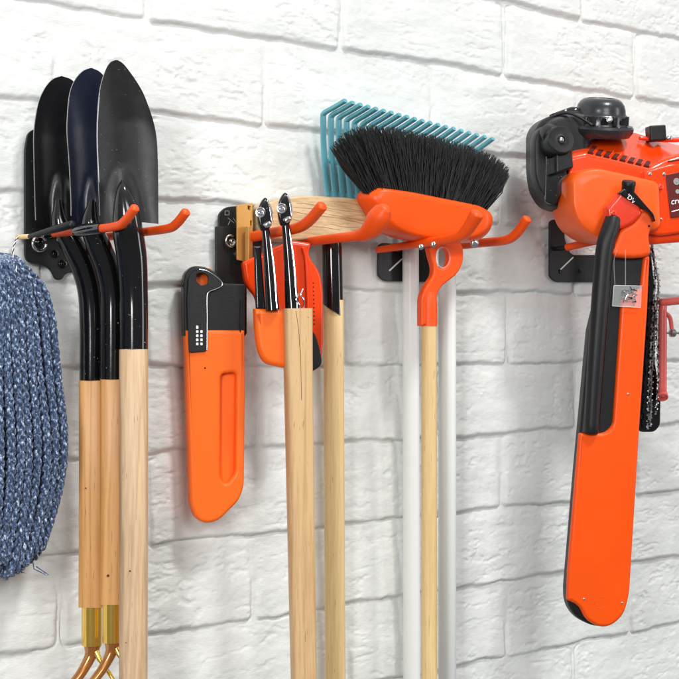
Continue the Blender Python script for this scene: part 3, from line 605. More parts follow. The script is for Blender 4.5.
# ------------------------------------------------------------------ wood handled tools
FL = Fr(290, 300, .11, 25)
def shear_head(root, xt, yt, xb, yb, w, rb, nutx, nuty):
    # tapered black tube with a chrome pivot nut and pointed black jaw on top
    tube('tube', fp(FL, (xt, yt + 20, w, 3.8), (xt + (xb - xt) * .45, yt + 20 + (yb - yt - 20) * .42, w, 5.2), (xb, yb + 8, w, rb)), M['blackgl'], root, seg=22)
    j = plate('jaw', FL, [cat([(xt, yt - 6.5), (xt + 4.5, yt - 2), (xt + 7, yt + 8), (xt + 6.5, yt + 17), (xt + 4, yt + 26), (xt - 3.5, yt + 26), (xt - 6.5, yt + 14), (xt - 5.5, yt + 2)], 5, True)], w - .003, w + .005, M['blackgl'], root, .0022)
    plate('jaw_rim', FL, [cat([(xt + 2, yt - 4), (xt + 6, yt + 1), (xt + 8, yt + 11), (xt + 6.5, yt + 19), (xt + 5.2, yt + 12), (xt + 4, yt + 4)], 5, True)], w - .002, w + .0058, M['chrome'], root, .001)
    c_ = FL.P(nutx, nuty, w + .0052); u = mpp(c_)
    lathe('nut', [(5.2 * u, 0), (5.2 * u, 2.0 * u), (4.6 * u, 2.6 * u), (4.0 * u, 2.5 * u), (3.8 * u, 1.2 * u), (2.7 * u, 1.2 * u), (2.5 * u, 2.8 * u), (1.9 * u, 3.1 * u), (1.5 * u, 2.9 * u), (1.3 * u, 1.8 * u), (.05 * u, 1.8 * u)], c_, (FL.w + FL.u * -.5), M['chrome'], root)
    tube('knuckle', fp(FL, (xt + .8, yt + 21.5, w + .006, 3.0), (xt + 4.6, yt + 19.5, w + .007, 2.8)), M['chrome'], root, seg=12, rounded=.7)
    tube('chrome_strip', fp(FL, (xt + 3.6, yt + 27, w + .003, .55), (xt + 3.6 + (xb - xt) * .6 + .8, yt + 62, w + .0045, .75), (xb + 4.4, yb + 6, w + .0065, .8)), M['chrome'], root, seg=8)
ws = thing('wood_handled_shear', 'slim black steel shear with chrome nut whose beech handle has a long crack', 'shears', W(300, 660, .11))
shear_head(ws, 285, 199, 292.5, 302, .008, 7.4, 282, 208.5)
pH = [(FL.P(297.2, 308.5, .004), 14.6 * FL.m, 11 * FL.m), (FL.P(298, 360, .004), 14 * FL.m, 11 * FL.m), (FL.P(300.5, 500, .004), 13.2 * FL.m, 11 * FL.m), (FL.P(304, 700, .004), 12 * FL.m, 11 * FL.m), (FL.P(305, 740, .004), 12 * FL.m, 11 * FL.m)]
hd = tube('handle', pH, M['wood_mid'], ws, seg=28, hint=tuple(FL.u), power=4)
rimw = FL.m * 11 * .96 + .004
tube('crack', [(FL.P(x, y, rimw + .0002), .00045) for x, y in cat([(296, 311), (297.5, 322), (299, 334), (299.5, 345), (300.5, 352), (301, 375), (301.5, 400)], 5)], M['slot'], hd, seg=5)
tube('crack', [(FL.P(x, y, rimw), .0003) for x, y in cat([(297.5, 317), (303, 316), (309, 317.5)], 4)], M['slot'], hd, seg=5)
for x, y, r in ((297, 380, .0011), (303, 652, .001), (298.5, 470, .0008)):
    lathe('knot', [(r, -.0005), (r, .0003), (r * .2, .0004)], FL.P(x, y, rimw - .0001), FL.w, M['slot'], hd, seg=12)
for (x, y) in ((302.5, 289), (298, 294)):
    tube('wire', fp(FL, (x, y, .016, .9), (x - 1.8, y + 6, .018, .8), (x + 1.5, y + 12, .016, .8), (x + .5, y + 22, .012, .7)), M['chrome'], ws, seg=8, rounded=.8)
os_ = thing('orange_grip_shear', 'slim black steel shear with chrome nut seated in an orange rounded cup', 'shears', W(270, 366, .1))
shear_head(os_, 265, 204, 272.5, 302, .006, 7.0, 261, 212.5)
plate('cup', FL, [rnd([(255, 308.5), (290, 309), (292, 367), (284, 368), (265, 364), (258.5, 350), (256, 330)], [1, 1, 1, 2, 9, 8, 4])], -.014, .004, M['orange_light'], os_, .006, res=6)
plate('tube_side', FL, [rnd([(254.5, 246), (261, 246), (266, 309), (256.5, 309)], 1)], -.006, .001, M['blackgl'], os_, .002)
# the orange-red tool behind them
ot = thing('orange_hand_tool', 'orange red tool body with dimples and black pad, hanging between two wood handles', 'hand tool', W(305, 370, .07))
FO = Fr(300, 300, .072, 25)
plate('body', FO, [rnd([(243, 262), (292, 240), (312, 243), (309, 254), (313, 262), (320.5, 272), (323.5, 290), (324, 345), (321, 366), (314, 372), (300, 372), (258, 340), (258, 298), (246, 284)], [3, 3, 3, 5, 4, 6, 6, 6, 5, 5, 4, 6, 8, 8])], -.010, .008, M['orange_gloss'], ot, .0045, res=6)
tube('rib', fp(FO, (303, 248, .009, 1.4), (306, 262, .009, 1.6), (307.5, 300, .009, 1.6), (307, 345, .009, 1.4)), M['orange_gloss'], ot, seg=12, rounded=.8)
for k in range(11):
    c_ = FO.P(313.2 + .1 * k, 283 + k * 4.1, .0078); lathe('dimple', [(.0010, 0), (.0010, .0004), (.0006, .0006), (.0001, .0002)], c_, FO.w, M['slot'], ot, seg=10)
plate('pad', FO, [cat([(310, 331), (315, 334), (319, 345), (322, 360), (319.5, 367), (310, 371.5), (303, 368), (303, 335)], 5, True)], .0075, .0125, M['blackpl'], ot, .002)
# wooden head tool with the yellow pine handle
wt = thing('wooden_head_rake', 'long tool with ribbed pale wooden head and yellow pine handle below a grey ferrule', 'rake', W(334, 700, .095))
FH = Fr(334, 250, .034, 8)
tube('handle', [(FH.P(333.6, 300, 0), 10.2 * FH.m, 9 * FH.m), (FH.P(333.7, 400, 0), 10.4 * FH.m, 9 * FH.m), (FH.P(334.6, 560, 0), 10.3 * FH.m, 9 * FH.m), (FH.P(335.5, 740, 0), 10.3 * FH.m, 9 * FH.m)], M['wood_yellow'], wt, seg=26, hint=tuple(RT), power=3)
# ferrule cut on a slant: ring of vertices whose lower rim drops to the right
vs = []; SEG = 32; Rr = 10.6 * FH.m
for j in range(9):
    for k in range(SEG):
        a = 2 * math.pi * k / SEG; c_ = math.cos(a); s_ = math.sin(a); top = FH.P(331.8, 238, 0); f = j / 8
        bl_ = FH.P(333.2, 311, 0) + UP * (-c_ * 7 * FH.m - s_ * 0)
        ctr = top.lerp(bl_, f); rr = Rr * (.93 + .07 * f); vs.append(ctr + RT * (c_ * rr) - F * (s_ * rr))
fs = [(j * SEG + k, j * SEG + (k + 1) % SEG, (j + 1) * SEG + (k + 1) % SEG, (j + 1) * SEG + k) for j in range(8) for k in range(SEG)]
fs += [tuple(range(SEG)), tuple(range(8 * SEG, 9 * SEG))]
mesh('ferrule', vs, fs, M['blackgl'], wt)
# head: tapering board along the wall, grooves run lengthwise
FB = Fr(325, 215, .052, 6)
hd_out = rnd([(266, 238), (265, 206), (273, 200), (300, 195.5), (345, 197), (370, 200.5), (384, 205), (385, 224), (372, 233), (330, 238), (290, 241)], [3, 8, 8, 10, 10, 4, 4, 5, 5, 6, 4])
hb = plate('head', FB, [hd_out], -.034, .000, M['wood_head'], wt, .003)
for (a, b) in (((292, 207), (332, 211)), ((300, 213), (352, 219)), ((318, 206), (366, 213)), ((322, 213), (370, 222)), ((330, 224), (360, 228)), ((290, 218), (310, 222)), ((345, 208), (372, 212)), ((335, 218), (366, 224)), ((296, 203), (322, 206)), ((330, 201), (360, 205)), ((285, 211), (306, 214)), ((310, 226), (340, 230))):
    tube('grain_crack', fp(FB, (a[0], a[1], .0001, .12), ((a[0] + b[0]) / 2, (a[1] + b[1]) / 2 + random.uniform(-1, 1), .0002, .2), (b[0], b[1], .0001, .12)), M['grain'], hb, seg=5)
# orange cap gripping the end of the head
# ------------------------------------------------------------------ teal rake with its white pole
rk = thing('tine_rake', 'teal rake with about twenty bent steel tines on a white pole, hung behind the broom', 'rake', W(412, 700, .03))
NT = 20
for k in range(NT):
    f = k / (NT - 1)
    bx, by = 323 + 149 * f, 114 + 40 * f; tx, ty = 345.5 + 147.5 * f, 100.5 + 38 * f
    ex, ey = 327.5 + 147 * f, 196 + 20 * f
    pb_ = W(bx, by, .026); pt = W(tx, ty, .060); pe = W(ex, ey, .022); pm = W((bx + ex) / 2 - 1.2, (by + ey) / 2, .021)
    pts = [pe, pm, pb_.lerp(pm, .15), pb_ + (pt - pb_) * .06 , pb_.lerp(pt, .5), pt]
    pts = [Vector(q) for q in cat([tuple(q) for q in pts], 5)]
    tube('tine', [(q, .0041 if i < len(pts) * .5 else .0036, .0017 if i < len(pts) * .5 else .0025) for i, q in enumerate(pts)], M['teal'], rk, seg=10, hint=(1, 0, 0), power=4)
def bar(y0, y1, n, r, name='crossbar'):
    tube(name, [(W(324 + (0 if y0 < 180 else 4), y0, n), r, .0018), (W(474, y1, n), r, .0018)], M['teal'], rk, seg=10, hint=(0, 0, 1), power=4, rounded=.3)
bar(160, 188, .0205, .0030); bar(194, 218, .0205, .0045)
zp = mpp(W(412, 400, .03))
tube('pole', [(W(410.5, 214, .024), 8.2 * zp), (W(412, 740, .024), 8.8 * zp)], M['pole'], rk, seg=28)
wpz = thing('tool_pole', 'plain white pole standing right of the broom handle, its head hidden behind the broom', 'pole', W(447, 700, .06))
tube('pole', [(W(447.3, 232, .038), 9.0 * zp), (W(447.3, 740, .038), 9.2 * zp)], M['pole'], wpz, seg=28, rounded=.2)
# ------------------------------------------------------------------ broom
br = thing('broom', 'orange headed broom with flared black bristles turned upward and slim pine handle', 'broom', W(429, 700, .13))
FQ = Fr(425, 230, .096, 18)
hout = rnd([(356, 196), (366, 186.5), (400, 191), (478, 206.5), (491, 216), (488, 232), (476, 242), (450, 244), (410, 241), (388, 236), (373, 224)], [9, 10, 8, 10, 9, 8, 8, 6, 8, 10, 12])
puff('head', FQ, hout, -.032, .020, M['orange'], br, rnd_=.22, N=96)
nk = rnd([(427, 240), (459, 238), (464, 248), (464, 262), (458, 274), (441, 287), (437, 297), (437, 326), (421, 326), (421, 297), (426, 286), (433, 276), (434, 268), (430, 254)], [3, 3, 6, 6, 8, 8, 6, 1, 1, 6, 6, 5, 6, 6])
nh = cat([(443.5, 247), (448.5, 252), (449.5, 260), (446, 267), (440.5, 268), (437, 262), (437, 253), (440, 248)], 5, True)
plate('neck', FQ, [nk, nh], -.007, .007, M['orange_dip'], br, .0030, res=6)
c_ = FQ.P(443.2, 257.5, .007); pts = []
for a in range(0, 361, 15): pts.append((FQ.P(443.2 + 6.6 * math.cos(R_(a)), 257.5 + 10.4 * math.sin(R_(a)), .006), .0010))
tube('clear_ring', pts, M['clear'], br, seg=10)
tube('neck_sleeve', fp(FQ, (429, 292, 0, 6.5), (429, 302, 0, 8.2), (429, 326, 0, 8.3)), M['orange_dip'], br, seg=24)
tube('handle', [(FQ.P(429, 322, 0), 7.7 * FQ.m), (FQ.P(429.2, 740, 0), 8.2 * FQ.m)], M['wood_yellow'], br, seg=24)
# bristles: every hair rooted in the head, fanned out
def bristles():
    top = cat([(331, 149), (343, 137), (366, 128), (400, 131), (450, 142), (490, 156), (507, 169), (508, 178)], 8)
    rootl = [(363, 190), (484, 211)]; datas = []; L = [0]
    for a, b in zip(top[:-1], top[1:]): L.append(L[-1] + math.hypot(b[0] - a[0], b[1] - a[1]))
    vs = []; fs = []
    for i in range(3600):
        t = random.random(); t2 = min(max(t + random.gauss(0, .022), 0), 1)
        rx, ry = rootl[0][0] + (rootl[1][0] - rootl[0][0]) * t, rootl[0][1] + (rootl[1][1] - rootl[0][1]) * t
        s = t2 * L[-1]; tx = np.interp(s, L, [p[0] for p in top]); ty = np.interp(s, L, [p[1] for p in top])
        le = random.uniform(.86, 1.05) if random.random() < .8 else random.uniform(.5, .95); w = random.uniform(-.024, .013); ww = w * 1.5 + random.gauss(0, .003)
        a = FQ.P(rx, ry + 3, w); b = FQ.P(rx + (tx - rx) * le, ry + (ty - ry) * le, ww)
        mid = a.lerp(b, .55) + Vector((random.gauss(0, .0028), random.gauss(0, .002), random.gauss(0, .0012)))
        r0 = random.uniform(.0005, .00095)
        o = len(vs)
        d = (b - a).normalized(); x = d.orthogonal().normalized(); y = d.cross(x)
        for p, r in ((a, r0), (mid, r0 * .9), (b, r0 * .35)):
            for k in range(3): aa = 2.094 * k; vs.append(p + (x * math.cos(aa) + y * math.sin(aa)) * r)
        for j in (0, 3):
            for k in range(3): fs.append((o + j + k, o + j + (k + 1) % 3, o + j + 3 + (k + 1) % 3, o + j + 3 + k))
    # strays
    for i in range(50):
        t = random.random(); rx, ry = 363 + 121 * t, 190 + 21 * t; s = min(max(t + random.gauss(0, .05), 0), 1) * L[-1]
        tx = np.interp(s, L, [p[0] for p in top]); ty = np.interp(s, L, [p[1] for p in top]); a = FQ.P(rx, ry, random.uniform(-.01, .02)); b = FQ.P(rx + (tx - rx) * 1.07, ry + (ty - ry) * 1.07, random.uniform(-.02, .03))
        v, f = tube_data([(a, .0005), (a.lerp(b, .6) + Vector((random.gauss(0, .003), 0, 0)), .0004), (b, .0002)], seg=3); o = len(vs); vs += v; fs += [tuple(i_ + o for i_ in q) for q in f]
    o = mesh('bristles', vs, fs, M['bristle'], br, angle=180); setp(o, kind='stuff')
bristles()
# ------------------------------------------------------------------ brush cutter engine
en = thing('brushcutter_engine', 'orange and black petrol engine powerhead hanging at the right edge', 'engine', W(610, 240, .1))
E = Fr(610, 175, .135, 30)
def loft(name, A, wa, B, wb, m, parent, bev=.006):
    vs = [E.P(x, y, wa) for x, y in A] + [E.P(x, y, wb) for x, y in B]; n = len(A)
    fs = [tuple(range(n)), tuple(range(n, 2 * n))[::-1]] + [(i, i + n, (i + 1) % n + n, (i + 1) % n) for i in range(n)]
    o = mesh(name, vs, fs, m, parent, angle=180); b = o.modifiers.new('b', 'BEVEL'); b.width = bev; b.segments = 5; b.limit_method = 'ANGLE'; b.angle_limit = R_(18)
    w = o.modifiers.new('w', 'WEIGHTED_NORMAL'); w.weight = 80; return o
loft('shroud', [(568, 156), (585, 152), (650, 168), (664, 160), (690, 152), (735, 160), (735, 238), (650, 245), (600, 240), (568, 205)], .016,
     [(572, 138), (600, 133), (634, 131), (655, 138), (690, 148), (735, 150), (735, 236), (650, 243), (600, 238), (572, 205)], -.075, M['orange_gloss'], en, .007)
puff('fuel_tank', E, rnd([(558, 181), (566, 173), (585, 169), (616, 176), (650, 184), (652, 232), (604, 244), (584, 242), (566, 229), (559, 212)], [8, 8, 6, 8, 6, 6, 8, 8, 10, 8]), -.05, .040, M['tank'], en, rnd_=.11, N=96)
# side panel to the right with its fasteners
plate('side_panel', E, [rnd([(643.5, 171), (672, 163), (735, 168), (735, 225), (660, 236), (646, 232)], [4, 4, 2, 4, 6, 4])], .012, .027, M['orange_gloss'], en, .004, res=5)
for x, y, r in ((650, 174, 1.6), (664, 174, 1.6), (660, 187, 3.1), (652, 199.5, 3.3), (661, 219, 1.2)):
    c_ = E.P(x, y, .027); screw('screw', c_, E.w, r * mpp(c_) * .85, M['red'] if r > 2 else M['steel'], en)
tube('panel_ridge', fp(E, (644.5, 173, .027, .8), (644.6, 182, .027, .8), (644.2, 192, .027, .7)), M['orange_gloss'], en, seg=8, rounded=.7)
tube('panel_mark', fp(E, (668, 161.5, .020, .9), (700, 156, .020, .9)), M['slot'], en, seg=6)
nm = plate('nameplate', E, [rnd([(666, 175), (720, 163), (722, 212), (671, 218)], 1.2)], .0265, .029, M['darkred'], en, .0005)
lathe('dial', [(3.4 * E.m, 0), (3.4 * E.m, .0006), (2.4 * E.m, .0006), (2.3 * E.m, .0002), (1.2 * E.m, .0002), (1.1 * E.m, .001), (.01, .001)][:-1] + [(.0001, .001)], E.P(676.5, 181.5, .029), E.w, M['grey'], nm)
lathe('dial', [(2.2 * E.m, 0), (2.2 * E.m, .0005), (1.3 * E.m, .0006), (.0001, .0004)], E.P(677.5, 191.5, .029), E.w, M['grey'], nm)
text('croc', E, 670.5, 202, 6.2, .0292, M['white'], nm, rot=R_(9), shear=.25)
tube('stripe', fp(E, (671.5, 212, .029, .7), (690, 207, .029, .9)), M['red'], nm, seg=6)
# louvres on the shoulder: sloping surface between shroud edge and rear top
for k in range(8):
    f = k / 7; xa = 590 + 56 * f; ya = 149.5 + 13.2 * f
    q = [E.P(xa - 2.6, ya + 3.2, .0145), E.P(xa + 3.0, ya + 4.4, .0145), E.P(xa + 7.4, ya - 1.6, -.012), E.P(xa + 2.2, ya - 2.8, -.012)]
    nrm = (q[1] - q[0]).cross(q[3] - q[0]).normalized()
    if nrm.dot(CAM - q[0]) < 0: nrm = -nrm
    o_ = [v + nrm * .0020 for v in q] + [v - nrm * .003 for v in q]
    mesh('vent_slot', o_, [(0, 1, 2, 3), (4, 5, 6, 7), (0, 1, 5, 4), (1, 2, 6, 5), (2, 3, 7, 6), (3, 0, 4, 7)], M['slot'], en, smooth=False)
    tube('vent_lip', [(q[1] + nrm * .0018, .0009), (q[2] + nrm * .0018, .0009)], M['orange_gloss'], en, seg=8, rounded=.5)
# starter dome
Ed = E.P(599.5, 127.5, -.03); u = mpp(Ed); axd = (UP * .97 - F * .22 + RT * .04).normalized()
dp = [(30 * u, -9 * u), (33.5 * u, -4 * u), (34 * u, 0), (32.5 * u, 2.5 * u), (27.5 * u, 3 * u), (26.5 * u, 6 * u), (26.8 * u, 12 * u), (25.8 * u, 13 * u), (25.0 * u, 14 * u), (24.4 * u, 18 * u), (23.0 * u, 22.5 * u), (20.5 * u, 26 * u), (17.5 * u, 28.2 * u), (14.5 * u, 29 * u), (13.8 * u, 28.3 * u), (9 * u, 28.4 * u), (.1 * u, 28.5 * u)]
dm = lathe('starter_dome', dp, Ed, axd, M['dome'], en, seg=64)
xd = (F.cross(axd)).normalized(); yd = axd.cross(xd)
for k in range(16):
    a = 2 * math.pi * k / 16; d_ = xd * math.cos(a) + yd * math.sin(a); t_ = axd.cross(d_)
    c0 = Ed + d_ * 26.2 * u + axd * 8 * u
    hb_, hh, hw = (2.6, 4.6, 2.4) if k % 2 else (1.2, 3.6, 3.6)
    vs = [c0 + t_ * sx_ * hw * u + d_ * (hb_ * u if sd_ > 0 else -2 * u) + axd * sz_ * hh * u for sx_ in (-1, 1) for sd_ in (-1, 1) for sz_ in (-1, 1)]
    o_ = mesh('dome_lug', vs, [(0, 1, 3, 2), (4, 6, 7, 5), (0, 4, 5, 1), (2, 3, 7, 6), (0, 2, 6, 4), (1, 5, 7, 3)], M['blackpl'] if k % 2 else M['blackgl'], dm, angle=30)
    bb = o_.modifiers.new('b', 'BEVEL'); bb.width = .0008; bb.segments = 2
screw('dome_screw', E.P(609.5, 119.5, .0145) , (-F + UP * .1), .0034, M['steel'], dm)
for a in (-100, -60, -20, 20, 200, 160):
    d_ = xd * math.cos(R_(a)) + yd * math.sin(R_(a)); screw('dome_screw', Ed + d_ * 29.5 * u + axd * 2.2 * u, axd, .0016, M['steel'], dm)
# black air filter housing on the left and its round knob
plate('air_box', E, [rnd([(536, 130), (543, 119), (556, 113), (576, 109), (592, 112), (592, 188), (580, 205), (562, 210), (549, 205), (539, 190), (536, 168)], [10, 10, 8, 6, 6, 10, 10, 10, 10, 10, 8])], -.062, -.006, M['blackpl2'], en, .012, res=8)
puff('air_box_cover', E, rnd([(531.5, 138), (537, 128), (549, 125), (558, 127), (557, 204), (548, 205), (538, 194), (532, 178)], [8, 6, 4, 4, 6, 6, 10, 10]), -.02, .006, M['blackpl2'], en, rnd_=.1)
plate('air_box_gap', E, [rnd([(546, 150), (570, 150), (570, 180), (554, 205), (545, 202)], 4)], .002, .0075, M['blackgl'], en, .001)
kc = E.P(562, 139.5, .036); ku = mpp(kc); kax = (-F * .93 + RT * .26 + UP * .12).normalized()
lathe('choke_knob', [(13.5 * ku, -.034), (14.2 * ku, -.02), (14.6 * ku, -.004), (14 * ku, -.001), (13 * ku, 0), (9 * ku, -.0006), (5.4 * ku, -.001), (4.6 * ku, -.0005), (4.2 * ku, .0006), (3.3 * ku, .0006), (2.8 * ku, -.001), (.05 * ku, -.001)], kc, kax, M['blackpl2'], en, seg=56)
screw('knob_screw', kc - kax * .001, kax, 1.8 * ku, M['steel'], en)
tube('knob_stem', fp(E, (548, 132, .01, 9), (552, 136, .02, 10.5)), M['blackpl2'], en, seg=24, rounded=.5)
tube('bracket_bar', fp(E, (550, 117.5, -.012, 1.1), (564, 113, -.006, 1.3), (577, 116, .002, 1.3), (592, 125, .012, 1.4)), M['blackpl'], en, seg=10, rounded=.6)
plate('dome_bracket', E, [rnd([(551, 114), (572, 106.5), (584, 107), (586, 124), (574, 121), (560, 117)], 2)], -.034, -.02, M['blackpl'], en, .002)
for x, y in ((566, 110.5), (576, 109.5), (571, 117)):
    screw('screw', E.P(x, y, -.020), E.w, .0013, M['steel'], en)
plate('carburettor', E, [rnd([(556, 152), (572, 150), (574, 168), (556, 174)], 3)], -.01, .028, M['blackpl'], en, .003)
# plug cover at the rear right and red lever
plate('spark_cap', E, [rnd([(650, 125.5), (666, 124.5), (667, 140), (651, 141)], 1.5)], -.055, -.035, M['blackpl'], en, .002)
tube('lever', fp(E, (640, 138, -.045, 2.2), (665, 140, -.045, 2.4), (700, 139, -.045, 2.6)), M['red'], en, seg=12, rounded=.6)
lathe('lever_nut', [(2.6 * u, 0), (2.6 * u, .003), (1.5 * u, .004), (.0001, .004)], E.P(669, 138, -.035), E.w, M['steel'], en, seg=18)
# ------------------------------------------------------------------ long orange and black tool hanging below
lt = thing('blower_tool', 'long orange tool with black curved grip hanging in front of the engine', 'power tool', W(610, 600, .14))
G = Fr(610, 400, .165, 30)
full = rnd([(609, 252), (651, 248), (648.5, 310), (640, 430), (630, 596), (624, 616), (612, 627), (594, 627), (576, 618), (567.5, 604), (567, 588), (577, 470), (590, 330)], [3, 3, 0, 0, 10, 8, 10, 12, 10, 8, 4, 0, 0])
plate('casing', G, [full], -.016, .006, M['blackpl2'], lt, .006, res=5)
front = rnd([(646, 256), (650.5, 256), (648, 310), (640, 430), (630, 596), (624, 616), (611, 626.5), (600, 627.5), (586, 620), (580, 606), (567.5, 600), (568.5, 570), (576, 480), (580, 433), (605, 433.5), (613.5, 426), (622, 300), (641, 288), (644.5, 256)],
            [2, 3, 0, 0, 12, 8, 8, 8, 10, 8, 1, 0, 0, 2, 7, 7, 2, 2, 2])
plate('orange_shell', G, [front], .002, .0125, M['orange'], lt, .0045, res=6)
# left flank rounding of the shell
tube('shell_flank', [(G.P(x, y, -.002), .0105) for x, y in cat([(586, 437), (583, 480), (579, 540), (575.5, 596)], 5)], M['orange'], lt, seg=24, hint=tuple(G.u), sx=.75, sy=1.05)
c_ = G.P(600, 603, .0122)
pts = [(G.P(600 + 5.2 * math.cos(R_(a)), 603 + 5.8 * math.sin(R_(a)), .0124), .0004) for a in range(60, 301, 12)]
tube('moulded_mark', pts, M['orange_gloss'], lt, seg=6)
for x, y in ((584, 599), (622, 603), (628, 394)):
    screw('screw', G.P(x, y, .0122 if x > 590 else .0122), G.w, .0013, M['steel'], lt)
grp = fp(G, (613, 219, .016, 8.2), (610.5, 228, .018, 9.0), (605, 246, .020, 8.8), (602, 275, .019, 8.8), (598.5, 320, .018, 8.6), (595, 370, .016, 8.2), (591, 432, .012, 7.6), k=8)
tube('grip', grp, M['blackpl2'], lt, seg=30, rounded=.4)
tube('grip_seam', fp(G, (615, 240, .018, .7), (611.5, 275, .018, .7), (608, 320, .017, .7), (604, 370, .015, .6), (600, 425, .012, .6)), M['blackpl'], lt, seg=8)
# orange yoke and red head
plate('yoke', G, [cat([(613, 256), (617, 240), (622, 229), (634, 222), (641, 212), (647, 209.5), (654, 213), (655, 220), (650, 236), (649, 256)], 5, True)], -.004, .020, M['orange_dip'], lt, .006, res=6)
plate('red_head', G, [rnd([(607, 208), (622, 190), (640, 202), (643, 214), (633, 224), (620, 230), (609, 222)], [4, 4, 5, 4, 5, 5, 5])], .002, .024, M['red'], lt, .005, res=6)
bnd = plate('band', G, [rnd([(618.5, 193), (624, 188), (633, 190), (655, 215), (655, 222), (650, 213), (640, 207)], [2, 3, 3, 3, 1, 3, 2])], .018, .027, M['blackgl'], lt, .0015)
text("'D'v", G, 627.2, 195.5, 4.6, .0272, M['white'], bnd, rot=R_(-42))
cc = G.P(628, 190, .020); cu_ = mpp(cc)
lathe('cap', [(6.2 * cu_, -8 * cu_), (6.4 * cu_, -3 * cu_), (6.6 * cu_, -2.4 * cu_), (6.6 * cu_, 4.5 * cu_), (7 * cu_, 5 * cu_), (7 * cu_, 8 * cu_), (6.2 * cu_, 9.2 * cu_), (.1 * cu_, 9.4 * cu_)], cc, (UP * .95 + RT * .05 - F * .3), M['blackpl'], lt, seg=36)
screw('head_screw', G.P(613, 213, .024), G.w, .0030, M['red'], lt)
screw('head_screw', G.P(649, 226, .020), G.w, .0013, M['blackpl'], lt)
# clear packet of screws
bg = thing('parts_packet', 'small clear plastic packet of shiny screws on the long orange tool', 'packet', G.P(628, 296, .02))
G2 = G
plate('packet', G2, [rnd([(614, 285.5), (642.5, 286), (640.5, 307.5), (612.5, 306)], .8)], .0135, .0165, M['clear'], bg, .0005)
tube('packet_edge', [(G2.P(x, y, .0165), .0004) for x, y in ((614, 285.5), (642.5, 286), (640.5, 307.5), (612.5, 306), (614, 285.5))], M['white'], bg, seg=6)
for k in range(34):
    x = random.uniform(622, 636); y = random.uniform(288, 304); a = G2.P(x, y, .0138 + random.random() * .004); d_ = G2.u * random.gauss(0, 1) + G2.v * random.gauss(0, 1); d_.normalize()
    tube('screw', [(a - d_ * .0026, .0006), (a + d_ * .0018, .0006), (a + d_ * .002, .0013), (a + d_ * .0026, .0013)], M['chrome'] if random.random() < .7 else M['blackpl'], bg, seg=8)
tube('packet_tie', fp(G2, (615, 285, .017, .4), (614, 262, .018, .4), (617, 250, .022, .4)), M['clear'], bg, seg=6)
tube('packet_tie', fp(G2, (625.5, 285, .017, .5), (625.5, 266, .018, .5), (625.5, 250, .022, .5)), M['clear'], bg, seg=6)
# ------------------------------------------------------------------ saw bar with chain
ch = thing('saw_chain', 'black guide bar with silver chain hanging between the long orange tool and the red frame', 'chain', W(650, 430, .09))
H_ = Fr(652, 340, .10, 20)
plate('guide_bar', H_, [rnd([(643, 240), (651, 248), (656, 300), (655, 360), (661, 398), (660.5, 425), (655, 432), (640, 432), (636, 425), (640, 340)], [2, 4, 6, 4, 3, 4, 4, 4, 4, 3])], -.006, 0, M['blackgl'], ch, .0015)
pathc = cat([(650.5, 238), (652, 252), (656, 268), (658.5, 285), (657.5, 300), (655, 325), (653, 360), (651, 395), (650, 428)], 10)
path2 = cat([(651, 240), (653.5, 256), (655, 275), (654, 300), (652, 330), (650.5, 365), (648.5, 400), (648, 430)], 10)
path3 = cat([(655, 300), (656.5, 330), (658, 360), (657.5, 390), (655.5, 415)], 10)
for ip, pth in enumerate((pathc, path2, path3)):
    L = [0]
    for a, b in zip(pth[:-1], pth[1:]): L.append(L[-1] + math.hypot(b[0] - a[0], b[1] - a[1]))
    s = 0; datas = []; datb = []; i = 0
    while s < L[-1] - 4:
        def at(q): return H_.P(np.interp(q, L, [p[0] for p in pth]), np.interp(q, L, [p[1] for p in pth]), .004 + .004 * ip + random.uniform(-.0008, .0008))
        a = at(s); b = at(s + 3.6); d_ = (b - a).normalized(); off = H_.u * random.uniform(-.001, .001)
        dat = tube_data([(a + off, .0022, .0010), (a.lerp(b, .3) + off, .0013, .0010), (a.lerp(b, .7) + off, .0013, .0010), (b + off, .0022, .0010)], seg=8, hint=tuple(H_.u))
        (datas if i % 3 or ip == 0 else datb).append(dat)
        if i % 2 == 0:
            t_ = at(s + 1.8) + H_.u * (.0022 if ip != 1 else -.002); datas.append(tube_data([(t_, .0012), (t_ + UP * .0018 + H_.u * .0008, .0004)], seg=5))
        s += 3.0; i += 1
    multi('chain', datas, M['steel'], ch, angle=30)
    if datb: multi('chain', datb, M['blackpl'], ch, angle=30)
ringc = H_.P(650.5, 236, .006); tube('shackle', [(ringc + H_.u * .0035 * math.cos(a) + UP * .0045 * math.sin(a), .0009) for a in np.linspace(0, 6.28, 16)], M['red'], ch, seg=8)
# ------------------------------------------------------------------ red frame saw
rf = thing('red_bow_saw', 'faded red tubular saw frame cut off by the right edge', 'saw', W(670, 350, .11))
J = Fr(665, 340, .115, 20)
tube('frame', fp(J, (662, 396, 0, 4.6), (662.4, 340, 0, 4.4), (662.6, 306, 0, 4.2)), M['redtube'], rf, seg=20, rounded=.3)
tube('frame_top', fp(J, (661, 302.5, .001, 4.0), (700, 299, .001, 4.0), (760, 297, .001, 4.0)), M['redtube'], rf, seg=20, rounded=.5)
tube('brace', fp(J, (664, 312, -.004, 2.2), (670, 318, -.004, 2.2), (672, 332, -.004, 2.0)), M['redtube'], rf, seg=14)
lathe('end_plug', [(5.2 * J.m, -.004), (5.6 * J.m, 0), (5.6 * J.m, .007), (4.4 * J.m, .008), (3.8 * J.m, .006), (.0001, .006)], J.P(662, 394, -.002), (-F * .75 - UP * .65), M['redtube'], rf, seg=28)
lathe('tension_knob', [(1.6 * J.m, -.004), (4.2 * J.m, -.002), (4.4 * J.m, .003), (3.2 * J.m, .005), (1.2 * J.m, .006), (1.2 * J.m, .018), (.0001, .018)], J.P(672, 333, 0), J.u, M['steel'], rf, seg=20)
